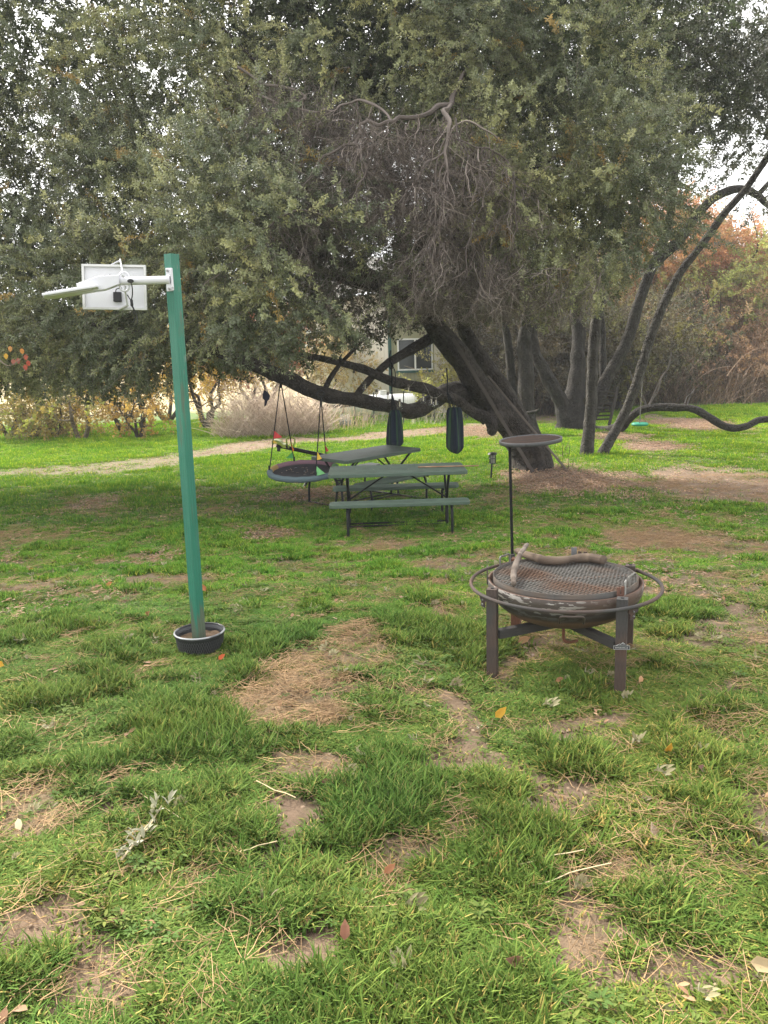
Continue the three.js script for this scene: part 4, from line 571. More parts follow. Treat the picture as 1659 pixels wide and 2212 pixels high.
shrubTree('red_shrub', 560, 905, 'tall shrub with pink red autumn leaves behind the dry brush', 'shrub', { h: 4, w: 3.6, colour: autumn([0.4, 0.1, 0.07], [0.5, 0.18, 0.1], [0.5, 0.3, 0.1]), seed: 309, stems: 4, dens: 110, crownLow: 0.5 });
shrubTree('shrub', 700, 895, 'pale orange bush behind the wooden frame', 'shrub', { h: 3.2, w: 4, colour: autumn([0.5, 0.3, 0.12], [0.5, 0.4, 0.2], [0.4, 0.4, 0.15]), seed: 310, stems: 4, dens: 80 });
shrubTree('rose_bush', 800, 905, 'bush with a few pink flowers against the cream house wall', 'shrub', { h: 1.0, w: 0.9, colour: (p, r) => r() < 0.15 ? [0.7, 0.12, 0.3] : [0.2, 0.2, 0.07], seed: 311, stems: 4, dens: 30, scale: 0.8 });
shrubTree('shrub', 930, 905, 'yellow green leafy bush under the right end of the house window', 'shrub', { h: 1.35, w: 1.4, colour: autumn([0.3, 0.34, 0.06], [0.5, 0.45, 0.1], [0.4, 0.3, 0.08]), seed: 312, stems: 4, dens: 130 });
shrubTree('shrub', 985, 900, 'sunlit yellow bush beside the leaning oak trunk', 'shrub', { h: 2.6, w: 1.8, colour: autumn([0.4, 0.4, 0.1], [0.5, 0.42, 0.15], [0.3, 0.3, 0.08]), seed: 313, stems: 4, dens: 130 });
shrubTree('tree', 1060, 880, 'bright yellow green tree seen through the oak trunks', 'tree', { h: 8, w: 6, colour: autumn([0.2, 0.25, 0.04], [0.42, 0.45, 0.07], [0.5, 0.42, 0.1]), seed: 314, stems: 4, dens: 90, crownLow: 0.3, scale: 1.8 });
// the large autumn thicket at the right
shrubTree('autumn_tree', 1560, 846, 'big rounded tree with red and orange leaves at the right edge', 'tree', { h: 9, w: 8, colour: autumn([0.4, 0.14, 0.09], [0.55, 0.26, 0.12], [0.58, 0.36, 0.16]), seed: 321, stems: 7, dens: 170, crownLow: 0.2, scale: 1.8, spread: 0.4 });
shrubTree('autumn_tree', 1650, 850, 'yellow green leaved tree in front of the red one at the right edge', 'tree', { h: 6.2, w: 6, colour: autumn([0.24, 0.26, 0.08], [0.42, 0.44, 0.12], [0.44, 0.3, 0.13]), seed: 322, stems: 6, dens: 100, crownLow: 0.4, scale: 1.7 });
shrubTree('shrub', 1450, 862, 'dull olive green shrub behind the arching low limb', 'shrub', { h: 4.6, w: 4.6, colour: autumn([0.07, 0.085, 0.045], [0.12, 0.13, 0.06], [0.3, 0.3, 0.08]), seed: 323, stems: 5, dens: 190, crownLow: 0.14, scale: 1.5 });
shrubTree('shrub', 1590, 858, 'brown twiggy thicket with dark forked stems at the right', 'shrub', { h: 5.0, w: 6, colour: autumn([0.28, 0.16, 0.1], [0.42, 0.24, 0.13], [0.4, 0.32, 0.13]), seed: 324, stems: 9, dens: 230, crownLow: 0.14, scale: 1.5 });
shrubTree('autumn_tree', 1395, 850, 'reddish brown thin crowned tree between the oak stems at right', 'tree', { h: 8, w: 6, colour: autumn([0.34, 0.12, 0.07], [0.3, 0.22, 0.08], [0.3, 0.32, 0.08]), seed: 325, stems: 5, dens: 60, crownLow: 0.4, scale: 1.7 });

shrubTree('shrub', 1175, 887, 'dark brown leaved shrub filling the gap behind the cane thicket', 'shrub', { h: 5, w: 5.5, colour: autumn([0.04, 0.035, 0.022], [0.09, 0.065, 0.035], [0.2, 0.2, 0.06]), seed: 331, stems: 5, dens: 230, crownLow: 0.25, scale: 1.6 });
shrubTree('shrub', 1330, 880, 'shadowy brown shrub with yellow leaves between far oak and ladder', 'shrub', { h: 5, w: 4.5, colour: autumn([0.05, 0.045, 0.028], [0.12, 0.09, 0.04], [0.4, 0.38, 0.07]), seed: 332, stems: 5, dens: 150, crownLow: 0.4, scale: 1.6 });
function twiggy(name, px, py, label, cat, { n, h, w, c0, c1, r = 0.006, seed, upright = 0.5, arch = 0.5 }) {
  const p = groundAt(px, py), b = base(name, p, label, cat), m = new MB(), rnd = rngOf(seed);
  for (let k = 0; k < n; k++) {
    const a = rnd() * 6.28, q = Math.sqrt(rnd()) * w * 0.45, s = V(Math.cos(a) * q, 0, Math.sin(a) * q * 0.7), d = V((rnd() - 0.5) * 2 * (1 - upright), 0.4 + upright, (rnd() - 0.5) * 2 * (1 - upright)).normalize(), L = h * (0.35 + 1.15 * rnd() * rnd() + 0.2 * rnd()) * (1 - 0.35 * q / (w * 0.45)), pts = [s.clone()]; s.y = ground(p.x + s.x, p.z + s.z) - p.y - 0.05; pts[0].copy(s);
    if (rnd() < 0.45) { s.y += h * 0.5 * rnd(); pts[0].copy(s); }
    for (let j = 1; j <= 6; j++) { d.y -= arch * 0.2; d.add(V((rnd() - 0.5) * 0.4, (rnd() - 0.5) * 0.25, (rnd() - 0.5) * 0.4)).normalize(); const v = pts[j - 1].clone().addScaledVector(d, L / 6); if (v.y < -0.02) v.y = 0.01; pts.push(v); }
    m.tube(pts, [r, r * 0.95, r * 0.85, r * 0.7, r * 0.55, r * 0.4, r * 0.25], 3, mixc(c0, c1, rnd()), { cap: false });
  }
  m.build('stems', M.twig, b, { local: true }).userData.kind = 'stuff'; return b;
}
twiggy('dry_shrub', 592, 938, 'big mound of dry grey tan brush behind the saucer swing', 'dry shrub', { n: 1900, h: 1.75, w: 3.7, c0: [0.34, 0.26, 0.2], c1: [0.62, 0.5, 0.4], seed: 41, upright: 0.35, arch: 0.55, r: 0.008 });
twiggy('dry_grass', 690, 930, 'dry tan grass growing along the foot of the wooden frame', 'dry grass', { n: 420, h: 1.0, w: 3.6, c0: [0.5, 0.36, 0.22], c1: [0.66, 0.52, 0.36], seed: 42, upright: 0.7, arch: 0.4, r: 0.005 });
twiggy('dry_grass', 530, 938, 'fringe of pale straw at the left foot of the dry brush', 'dry grass', { n: 260, h: 0.6, w: 2.4, c0: [0.55, 0.42, 0.27], c1: [0.7, 0.56, 0.4], seed: 43, upright: 0.6, arch: 0.5, r: 0.005 });
twiggy('dead_cane_thicket', 1180, 889, 'thicket of dead brown canes behind the oak trunks', 'cane thicket', { n: 1500, h: 4.4, w: 6.5, c0: [0.07, 0.05, 0.035], c1: [0.3, 0.22, 0.15], seed: 44, upright: 0.55, arch: 0.45, r: 0.014 });
twiggy('dead_cane_thicket', 1380, 872, 'drooping brown dead stems behind the leaning slender trunk', 'cane thicket', { n: 620, h: 3.8, w: 5, c0: [0.07, 0.05, 0.036], c1: [0.26, 0.19, 0.13], seed: 45, upright: 0.5, arch: 0.6, r: 0.011 });
twiggy('dead_cane_thicket', 1560, 868, 'dark reddish brown bramble stems massed along the ground at the right', 'bramble', { n: 1500, h: 2.6, w: 9, c0: [0.14, 0.095, 0.07], c1: [0.44, 0.31, 0.22], seed: 48, upright: 0.4, arch: 0.6, r: 0.009 });
twiggy('dry_weeds', 905, 914, 'grey dry weeds by the fence under the house window', 'weeds', { n: 320, h: 0.7, w: 4, c0: [0.3, 0.27, 0.2], c1: [0.46, 0.42, 0.3], seed: 46, upright: 0.6, arch: 0.4, r: 0.006 });
twiggy('bare_sapling', 1222, 1016, 'thin bare sapling stems by the foot of the leaning pole', 'sapling', { n: 9, h: 0.75, w: 0.3, c0: [0.1, 0.07, 0.06], c1: [0.14, 0.1, 0.08], seed: 47, upright: 0.8, arch: 0.1, r: 0.006 });

// ---------- solar lamp on the green post, and its pot ----------
const potC = groundAt(434, 1403), POST = [0.022, 0.2, 0.135];
{
  const b = base('planter_pot', potC, 'round black pot with worn silver rim and soil, at the foot of the green post', 'pot'), R = 0.142, H = 0.115;
  const m = new MB(), prof = [[R - 0.022, -0.02], [R - 0.02, 0], [R - 0.008, H - 0.03], [R - 0.002, H - 0.026], [R, H - 0.012], [R - 0.006, H - 0.012], [R - 0.013, H - 0.03], [R - 0.018, H - 0.032], [R - 0.026, 0.0]].map((q) => new THREE.Vector2(...q));
  m.geo(new THREE.LatheGeometry(prof, 48), null, [0.022, 0.023, 0.026]); m.build('pot_wall', std({ roughness: 0.45, side: THREE.DoubleSide, bumpMap: rep(grit, 6), bumpScale: 0.001 }), b, { local: true });
  const r = new MB(); r.geo(new THREE.TorusGeometry(R - 0.003, 0.0052, 8, 56).rotateX(Math.PI / 2), new THREE.Matrix4().setPosition(0, H - 0.009, 0), (v) => { const t = noise3(v.x * 30, v.y * 30, v.z * 30); return mixc([0.03, 0.03, 0.035], [0.32, 0.325, 0.34], sstep(v.z * 5 + t * 1.4, 0.45, 1.1)); }); r.build('rim', std({ roughness: 0.3 }), b, { local: true });
  const n = 60, w = new MB(); for (let k = 0; k < n; k++) for (const s of [-1, 1]) { const a = k / n * 6.283, p = []; for (let j = 0; j <= 3; j++) { const t = j / 3, e = a + s * t * 0.21, rr = lerp(R - 0.0085, R - 0.018, t) + 0.001; p.push(V(Math.cos(e) * rr, lerp(H - 0.034, 0.012, t), Math.sin(e) * rr)); } w.tube(p, 0.0011, 4, [0.12, 0.12, 0.125], { cap: false }); }
  w.build('mesh_pattern', M.plastic, b, { local: true });
  const s = new MB(); const g = new THREE.CircleGeometry(R - 0.016, 40, 0, 6.2832).rotateX(-Math.PI / 2), rings = 10; s.vert(0, 0.07, 0, SOIL); for (let i = 1; i <= rings; i++) for (let j = 0; j < 40; j++) { const a = j / 40 * 6.283, q = i / rings * (R - 0.016), x = Math.cos(a) * q, z = Math.sin(a) * q; s.vert(x, 0.066 + 0.03 * (fbm(x * 30, 1, z * 30, 3) - 0.5), z, mixc([0.16, 0.1, 0.06], [0.27, 0.18, 0.11], noise3(x * 60, 2, z * 60)), x * 4, z * 4); }
  for (let j = 0; j < 40; j++) s.i.push(0, 1 + (j + 1) % 40, 1 + j); for (let i = 0; i < rings - 1; i++) for (let j = 0; j < 40; j++) { const a = 1 + i * 40 + j, c = 1 + i * 40 + (j + 1) % 40; s.i.push(a, c, a + 40, c, c + 40, a + 40); } s.build('soil', M.soil, b, { local: true }); g.dispose();
}
{
  const foot = potC.clone().add(V(-0.004, 0.05, 0.004)), D = depthOf(foot), top = (() => { let best = null, bd = 9; for (let d = D - 1.2; d < D + 0.3; d += 0.005) { const p = at(370, 549, d), e = Math.abs(p.z - foot.z - 0.02); if (e < bd) { bd = e; best = p; } } return best; })();
  const b = base('solar_street_light', foot, 'green square post carrying a white solar street light and panel', 'street light');
  const m = new MB(), up = V().subVectors(top, foot), yaw = 0.62, S = V(Math.cos(yaw), 0, Math.sin(yaw));
  { const T = up.clone().normalize(), X = V().crossVectors(S, T).normalize(), Z = V().crossVectors(T, X), L = up.length(); m.geo(new THREE.BoxGeometry(0.054, 0.054, L, 10, 10, 240), new THREE.Matrix4().makeBasis(X, Z, T).setPosition(foot.clone().add(top).multiplyScalar(0.5)), (v) => { const h = v.y - foot.y, n = fbm(v.x * 40, v.y * 5, v.z * 40, 4), mud = sstep(n + 0.45 * sstep(h, 0.3, 0.02), 0.62, 0.85), fade = fbm(v.x * 12, v.y * 2.2, v.z * 12 + 5, 3), scuff = sstep(noise3(v.x * 90, v.y * 26, v.z * 90) * 0.6 + noise3(v.x * 30, v.y * 4, v.z * 30) * 0.4, 0.74, 0.8); return mixc(mixc([POST[0] * (0.75 + 0.5 * fade) + 0.012 * fade, POST[1] * (0.75 + 0.5 * fade), POST[2] * (0.75 + 0.5 * fade)], [0.22, 0.25, 0.22], scuff * 0.5), [0.17, 0.12, 0.08], mud * 0.6); }); } m.build('post', M.paint, b);
  const onPost = (py) => { const t = (1381 - py) / (1381 - 549); return foot.clone().addScaledVector(up, clamp(t)); };
  const armR = onPost(603), Wh = [0.62, 0.62, 0.66], dA = depthOf(armR) - 0.05, a0 = at(367, 604.5, dA), a1 = at(252, 608, dA + 0.03);
  { const g = new MB(), r = 0.0205; g.tube([a0, a0.clone().lerp(a1, 0.5), a1], r, 20, Wh); g.build('arm', M.white, b); }
  { const g = new MB(); const q = a0.clone(); // bracket: plate bent along the post with four lugs
    for (const [x0, y0, x1, y1] of [[361, 580, 370, 596], [362, 612, 372, 628]]) { const p = at((x0 + x1) / 2 - 0.5, (y0 + y1) / 2, dA + 0.005); g.geo(new RoundedBoxGeometry(0.036, 0.042, 0.008, 2, 0.003), new THREE.Matrix4().makeRotationY(-0.3).setPosition(p.x, p.y, p.z), Wh); }
    const p = at(369.5, 604, dA + 0.005); g.geo(new RoundedBoxGeometry(0.012, 0.11, 0.05, 2, 0.003), new THREE.Matrix4().makeRotationY(0.5).setPosition(p.x, p.y, p.z), Wh); g.geo(new THREE.TorusGeometry(0.021, 0.004, 8, 20).rotateY(Math.PI / 2), new THREE.Matrix4().setPosition(q.x, q.y, q.z), Wh); g.build('bracket', M.white, b); }
  for (const [x, y] of [[361, 585], [368, 584], [365, 624], [373, 622]]) { const g = new MB(), p = at(x, y, dA - 0.004); g.geo(new THREE.CylinderGeometry(0.006, 0.0065, 0.012, 6).rotateX(Math.PI / 2), new THREE.Matrix4().setPosition(p.x, p.y, p.z), [0.4, 0.4, 0.4]); g.build('bolt', M.steel, b); }
  { // lamp head seen from the side: deep housing near the arm, thin slab beyond
    const h0 = at(255, 606, dA + 0.02), h1 = at(93.5, 632, dA - 0.06), X = V().subVectors(h1, h0).normalize(), Z = V(0, 0, 1).addScaledVector(X, -X.z).normalize(), Yv = V().crossVectors(Z, X).normalize(); if (Yv.y < 0) Yv.negate();
    const L = h0.distanceTo(h1), B = new THREE.Matrix4().makeBasis(X, Yv, V().crossVectors(X, Yv)).setPosition(h0), head = new MB();
    const sh = new THREE.Shape(); [[-0.01, 0.02], [0.075, 0.028], [0.078, 0.031], [0.2, 0.012], [0.2, -0.006], [L, -0.012], [L, -0.026], [0.07, -0.034], [0.0, -0.02]].forEach(([x, y], k) => k ? sh.lineTo(x, y) : sh.moveTo(x, y));
    head.geo(new THREE.ExtrudeGeometry(sh, { depth: 0.05, bevelEnabled: true, bevelThickness: 0.004, bevelSize: 0.003, bevelSegments: 2 }), B.clone().multiply(new THREE.Matrix4().makeTranslation(0, 0, -0.025)), Wh);
    head.geo(new RoundedBoxGeometry(L - 0.1, 0.014, 0.16, 2, 0.004), B.clone().multiply(new THREE.Matrix4().makeTranslation(0.1 + (L - 0.1) / 2, -0.02, 0)), Wh); head.build('lamp_head', M.white, b);
    const ridge = new MB(); for (let k = 0; k < 12; k++) ridge.geo(new THREE.BoxGeometry(0.007, 0.007, 0.12), B.clone().multiply(new THREE.Matrix4().makeTranslation(0.215 + k * (L - 0.225) / 12, -0.0095, 0)), [0.56, 0.56, 0.6]); ridge.build('heat_fins', M.white, b);
    const lens = new MB(); lens.geo(new THREE.BoxGeometry(L - 0.16, 0.003, 0.13), B.clone().multiply(new THREE.Matrix4().makeTranslation(0.13 + (L - 0.16) / 2, -0.0295, 0)), [0.55, 0.55, 0.5]); lens.build('lens', M.white, b);
    for (const x of [0.03, 0.055]) { const g = new MB(); g.geo(new THREE.CylinderGeometry(0.006, 0.006, 0.012, 10), B.clone().multiply(new THREE.Matrix4().makeTranslation(x, 0.031, 0)), [0.6, 0.6, 0.62]); g.build('screw', M.steel, b); }
  }
  { // panel: white back towards us
    const dp = dA + 0.2, c = [[176, 571, dp - 0.03], [307, 576, dp], [318, 668, dp + 0.02], [190, 669, dp - 0.01]].map(([x, y, d]) => at(x, y, d)), cc = c.reduce((s, p) => s.add(p), V()).multiplyScalar(0.25);
    const X = c[1].clone().sub(c[0]).add(c[2]).sub(c[3]).normalize(), Yv = c[0].clone().sub(c[3]).add(c[1]).sub(c[2]); Yv.addScaledVector(X, -Yv.dot(X)).normalize(); const Z = V().crossVectors(X, Yv), w = 0.335, h = 0.238, B = new THREE.Matrix4().makeBasis(X, Yv, Z).setPosition(cc), box = (g, x, y, z, sx, sy, sz, col) => g.geo(new THREE.BoxGeometry(sx, sy, sz), B.clone().multiply(new THREE.Matrix4().makeTranslation(x, y, z)), col);
    const back = new MB(); box(back, 0, 0, -0.004, w - 0.004, h - 0.004, 0.004, [0.6, 0.6, 0.63]); const bo = back.build('solar_panel', M.white, b);
    const front = new MB(); box(front, 0, 0, -0.0075, w - 0.02, h - 0.02, 0.003, [0.01, 0.012, 0.03]); front.build('solar_cells', std({ roughness: 0.12 }), bo);
    const fr = new MB(), a = [0.52, 0.52, 0.5]; box(fr, 0, h / 2 - 0.006, 0.003, w, 0.012, 0.02, a); box(fr, 0, -h / 2 + 0.006, 0.003, w, 0.012, 0.02, a); box(fr, -w / 2 + 0.006, 0, 0.003, 0.012, h - 0.025, 0.02, a); box(fr, w / 2 - 0.006, 0, 0.003, 0.012, h - 0.025, 0.02, a); fr.build('frame', std({ roughness: 0.35, metalness: 0.4 }), bo);
    const j = new MB(); j.geo(new RoundedBoxGeometry(0.043, 0.052, 0.016, 2, 0.004), B.clone().multiply(new THREE.Matrix4().makeTranslation(0.015, -0.052, 0.012)), [0.012, 0.012, 0.014]); j.build('junction_box', M.plastic, bo);
    // strap that holds the panel on the arm
    const st = new MB(), tp = at(260, 563, dp - 0.02); st.bar(at(238, 574, dp - 0.01), tp, 0.006, 0.02, Wh, Z); st.bar(tp, at(265, 590, dA + 0.05), 0.02, 0.006, Wh, V(1, 0, 0)); st.bar(at(270, 620, dA + 0.05), at(276, 660, dp - 0.03), 0.02, 0.006, Wh, V(1, 0, 0)); st.bar(at(276, 660, dp - 0.03), at(257, 669, dp - 0.005), 0.006, 0.02, [0.45, 0.45, 0.44], Z);
    st.build('panel_strap', M.white, b);
    for (const [x, y] of [[268, 599], [269, 618]]) { const g = new MB(), p = at(x, y, dA + 0.028); g.geo(new THREE.TorusGeometry(0.025, 0.0055, 8, 24), new THREE.Matrix4().setPosition(p.x, p.y, p.z), Wh); g.build('clamp_ring', M.white, b); }
    for (const [x, y] of [[266, 597], [270, 619]]) { const g = new MB(), p = at(x, y, dA - 0.002); g.geo(new THREE.CylinderGeometry(0.006, 0.006, 0.014, 6).rotateX(Math.PI / 2), new THREE.Matrix4().setPosition(p.x, p.y, p.z), [0.5, 0.5, 0.5]); g.build('bolt', M.steel, b); }
    const hole = new MB(), hp = at(282, 607, dA - 0.0195); hole.geo(new THREE.CylinderGeometry(0.0125, 0.0125, 0.006, 20).rotateX(Math.PI / 2).scale(1.3, 0.8, 1), new THREE.Matrix4().setPosition(hp.x, hp.y, hp.z), [0.015, 0.015, 0.015]); hole.build('grommet', M.plastic, b);
    const ca = new MB(), K = [0.012, 0.012, 0.013]; ca.tube(curve([[282, 608, dA - 0.015], [285, 618, dA - 0.01], [286, 635, dA + 0.02], [284, 649, dA + 0.04]].map((q) => at(...q)), 14), 0.0032, 6, K); ca.tube(curve([[275, 637, dA + 0.1], [280, 645, dA + 0.05], [284, 650, dA + 0.04], [284, 662, dA + 0.04]].map((q) => at(...q)), 14), 0.003, 6, K); ca.tube([at(284, 648, dA + 0.04), at(285, 660, dA + 0.04)], 0.0075, 8, K); ca.tube(curve([[250, 632, dp - 0.02], [251, 625, dp - 0.03], [256, 623, dp - 0.03], [263, 622, dp - 0.02]].map((q) => at(...q)), 12), 0.0028, 6, K);
    ca.tube(curve([[284, 660, dA + 0.04], [288, 668, dA + 0.05], [290, 690, dA + 0.06], [287, 697, dA + 0.06]].map((q) => at(...q)), 12), 0.0025, 6, K); ca.tube(curve([[286, 660, dA + 0.04], [293, 675, dA + 0.05], [297, 692, dA + 0.05], [297, 700, dA + 0.05]].map((q) => at(...q)), 12), 0.0025, 6, K); ca.build('cable', M.plastic, b);
  }
}

// ---------- fire pit ----------
const pitRim = onPlane(1219, 1248, 0.455 + ground(0.93, -3.9)), pitBase = onG(pitRim.x, pitRim.z), RIM = pitRim.y - pitBase.y;
const IRON = [0.07, 0.066, 0.064], RUST = [0.2, 0.085, 0.045], BROWN = [0.15, 0.085, 0.055];
const rusty = (amt, s = 9) => (v) => mixc(IRON, RUST, clamp(amt + 1.1 * (fbm(v.x * s, v.y * s, v.z * s, 3) - 0.5)));
let pitTurn = -0.36;
const legBox = (w, h) => { const g = new THREE.BoxGeometry(w, h, w, 2, 14, 2); return g; };
const pit = base('fire_pit', pitBase, 'rusty round steel fire pit on four square legs with a guard ring', 'fire pit', undefined, pitTurn);
{
  const R = 0.39, RG = 0.478, b = pit, legR = 0.435, legY = RIM - 0.02;
  const bowl = new MB(), prof = []; for (let k = 0; k <= 16; k++) { const t = k / 16, a = t * Math.PI / 2; prof.push(new THREE.Vector2(Math.max(0.001, R * Math.sin(a) ** 0.95), RIM - 0.03 - 0.205 * Math.cos(a) ** 1.1)); } prof.push(new THREE.Vector2(R + 0.002, RIM - 0.005), new THREE.Vector2(R - 0.012, RIM - 0.004), new THREE.Vector2(R - 0.012, RIM - 0.03)); for (let k = 15; k >= 0; k--) { const a = k / 16 * Math.PI / 2; prof.push(new THREE.Vector2(Math.max(0.001, (R - 0.014) * Math.sin(a) ** 0.95), RIM - 0.025 - 0.195 * Math.cos(a) ** 1.1)); }
  const bowlMap = noiseTex(1024, (u, v) => { const n = tfbm(u, v, 10, 201, 5), drip = tfbm(u, v, 56, 211, 4), up = sstep(v, 0.27, 0.42) * sstep(v, 0.5, 0.485), zone = sstep(tfbm(u, 0.3, 6, 221, 2), 0.3, 0.62), chip = sstep(drip + 0.1 * (tileN(u, v, 90, 5) - 0.5), 0.55, 0.6) * up * zone, c = mixc([0.075, 0.04, 0.026], [0.165, 0.09, 0.058], n); return mixc(mixc(c, [0.07, 0.06, 0.054], up * (0.35 + 0.6 * zone)), [0.42, 0.39, 0.36], chip * 0.85).map((x) => Math.pow(x, 1 / 2.2)); }, true);
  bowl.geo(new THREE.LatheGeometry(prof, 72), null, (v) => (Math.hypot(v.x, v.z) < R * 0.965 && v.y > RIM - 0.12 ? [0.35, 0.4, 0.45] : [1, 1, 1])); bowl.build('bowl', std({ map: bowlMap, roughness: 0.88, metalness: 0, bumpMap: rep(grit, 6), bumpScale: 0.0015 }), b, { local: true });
  const ash = new MB(); { const n = 40, rr = 0.33; ash.vert(0, RIM - 0.11, 0, [0.1, 0.1, 0.1]); for (let i = 1; i <= 14; i++) for (let j = 0; j < n; j++) { const a = j / n * 6.283, q = i / 14 * rr, x = Math.cos(a) * q, z = Math.sin(a) * q, v = noise3(x * 45, 1, z * 45); ash.vert(x, RIM - 0.115 + 0.04 * fbm(x * 16, 3, z * 16, 3) - 0.02, z, mixc([0.025, 0.024, 0.024], [0.24, 0.23, 0.22], v * v), x * 3, z * 3); } for (let j = 0; j < n; j++) ash.i.push(0, 1 + (j + 1) % n, 1 + j); for (let i = 0; i < 13; i++) for (let j = 0; j < n; j++) { const a = 1 + i * n + j, c = 1 + i * n + (j + 1) % n; ash.i.push(a, c, a + n, c, c + n, a + n); } } ash.build('ash', M.soil, b, { local: true });
  const legs = []; for (let k = 0; k < 4; k++) { const a = Math.PI / 4 + k * Math.PI / 2, x = Math.cos(a) * legR, z = Math.sin(a) * legR, g = new MB(); legs.push([x, z, a]); const gy = ground(...(() => { const q = V(x, 0, z).applyAxisAngle(Y, pitTurn); return [pitBase.x + q.x, pitBase.z + q.z]; })()) - pitBase.y - 0.02;
    g.geo(legBox(0.05, legY + 0.028 - gy), new THREE.Matrix4().makeRotationY(0).setPosition(x, (legY + 0.028 + gy) / 2, z), k === 2 ? (v) => mixc([0.12, 0.05, 0.03], [0.2, 0.09, 0.05], noise3(v.x * 30, v.y * 20, v.z * 30)) : (v) => mixc(rusty(0.14, 9)(v), [0.085, 0.057, 0.044], 0.8 * sstep(v.y, 0.36, 0.02))); g.build('leg', M.rust, b, { local: true });
    if (k === 2 || k === 3) b.children[b.children.length - 1].userData.label = 'rust brown back leg';
    const cap = new MB(); cap.geo(new THREE.CylinderGeometry(0.008, 0.008, 0.004, 10), new THREE.Matrix4().setPosition(x, legY + 0.03, z), [0.03, 0.03, 0.03]); cap.build('leg_hole', M.rust, b.children[b.children.length - 1], { local: true }); }
  for (const [i, j] of [[0, 2], [1, 3]]) { const y = i ? 0.222 : 0.224, d = V(legs[j][0] - legs[i][0], 0, legs[j][1] - legs[i][1]).normalize(), g = new MB(); g.bar(V(legs[i][0], y, legs[i][1]).addScaledVector(d, 0.03), V(legs[j][0], y, legs[j][1]).addScaledVector(d, -0.03), 0.04, i ? 0.046 : 0.042, rusty(0.05, 7), Y, 0.004); g.build('cross_bar', M.rust, b, { local: true }); }
  const ring = new MB(), rp = []; for (let k = 0; k < 96; k++) { const a = k / 96 * 6.283; rp.push(V(Math.cos(a) * RG, RIM - 0.028, Math.sin(a) * RG)); } const cl = new THREE.CatmullRomCurve3(rp, true); ring.geo(new THREE.TubeGeometry(cl, 120, 0.0092, 10, true), null, rusty(0.18, 6)); ring.build('guard_ring', M.rust, b, { local: true });
  for (const [x, z, a] of legs) { const g = new MB(), T = V(-Math.sin(a), 0, Math.cos(a)), s = x > 0 ? -1 : 1; const p = V(x, legY - 0.04, z).addScaledVector(T, 0.045 * s).addScaledVector(V(Math.cos(a), 0, Math.sin(a)), 0.02); const sh = new THREE.Shape(); sh.moveTo(-0.03, 0.03); sh.lineTo(0.03, 0.03); sh.lineTo(0.03, 0.0); sh.lineTo(0.012, -0.008); sh.lineTo(0.012, -0.035); sh.lineTo(-0.018, -0.035); sh.lineTo(-0.018, -0.008); sh.lineTo(-0.03, 0.0); g.geo(new THREE.ExtrudeGeometry(sh, { depth: 0.006, bevelEnabled: false }), new THREE.Matrix4().makeRotationY(-a + Math.PI / 2).setPosition(p.x, p.y, p.z), rusty(0.1, 20)); const br = g.build('bracket', M.rust, b, { local: true }); const q = new MB(); for (const dy of [-0.02, 0.002]) q.geo(new THREE.SphereGeometry(0.005, 8, 6), new THREE.Matrix4().setPosition(p.x + Math.cos(a) * 0.008, p.y + dy, p.z + Math.sin(a) * 0.008), [0.3, 0.3, 0.3]); q.build('rivet', M.steel, br, { local: true }); }
  // grate
  const gr = new THREE.Group(); gr.name = 'cooking_grate'; b.add(gr); const RR = 0.362, gy = RIM + 0.006;
  { const g = new MB(); const pr = [[RR - 0.004, -0.022], [RR + 0.003, -0.022], [RR + 0.003, 0.012], [RR - 0.004, 0.012], [RR - 0.004, -0.022]].map((q) => new THREE.Vector2(q[0], q[1] + gy)); g.geo(new THREE.LatheGeometry(pr, 96), null, (v) => mixc([0.13, 0.125, 0.12], [0.2, 0.14, 0.1], noise3(v.x * 14, 3, v.z * 14) * 0.8)); g.build('grate_rim', M.rust, gr, { local: true, flat: true }); }
  { const g = new MB(), n = 34, wob = (x, z) => 0.004 * (noise3(x * 30, 7, z * 30) - 0.5); for (let s = 0; s < 2; s++) { const a = s ? 0.62 : -0.62 + Math.PI / 2 * 0, dx = Math.cos(a), dz = Math.sin(a); for (let k = -n / 2; k <= n / 2; k++) { const o = (k + 0.25) / (n / 2) * RR; const h = Math.sqrt(Math.max(0, RR * RR - o * o)); if (h < 0.03) continue; const pts = []; const m = Math.max(3, Math.round(h * 22)); for (let j = 0; j <= m; j++) { const t = lerp(-h, h, j / m), x = -dz * o + dx * t, z = dx * o + dz * t; pts.push(V(x + wob(x, z), gy + (s ? 0.0012 : -0.0012) + wob(z, x) * 0.5, z + wob(x + 3, z))); } g.tube(pts, 0.0018, 4, (t) => { const x = -dz * o + dx * lerp(-h, h, t), z = dx * o + dz * lerp(-h, h, t); return mixc([0.2, 0.19, 0.175], [0.2, 0.1, 0.055], 0.8 * clamp(sstep(noise3(x * 6 + 2, 4, z * 6), 0.45, 0.85))); }, { cap: false }); } } g.build('grate_mesh', M.rust, gr, { local: true }); }
  for (const a of [-0.42, 0.62]) { const g = new MB(), c = Math.cos(a), s = Math.sin(a); g.bar(V(-c * RR, gy - 0.012, -s * RR), V(c * RR, gy - 0.012, s * RR), 0.022, 0.008, [0.16, 0.065, 0.03]); g.build('support_bar', M.rust, gr, { local: true }); }
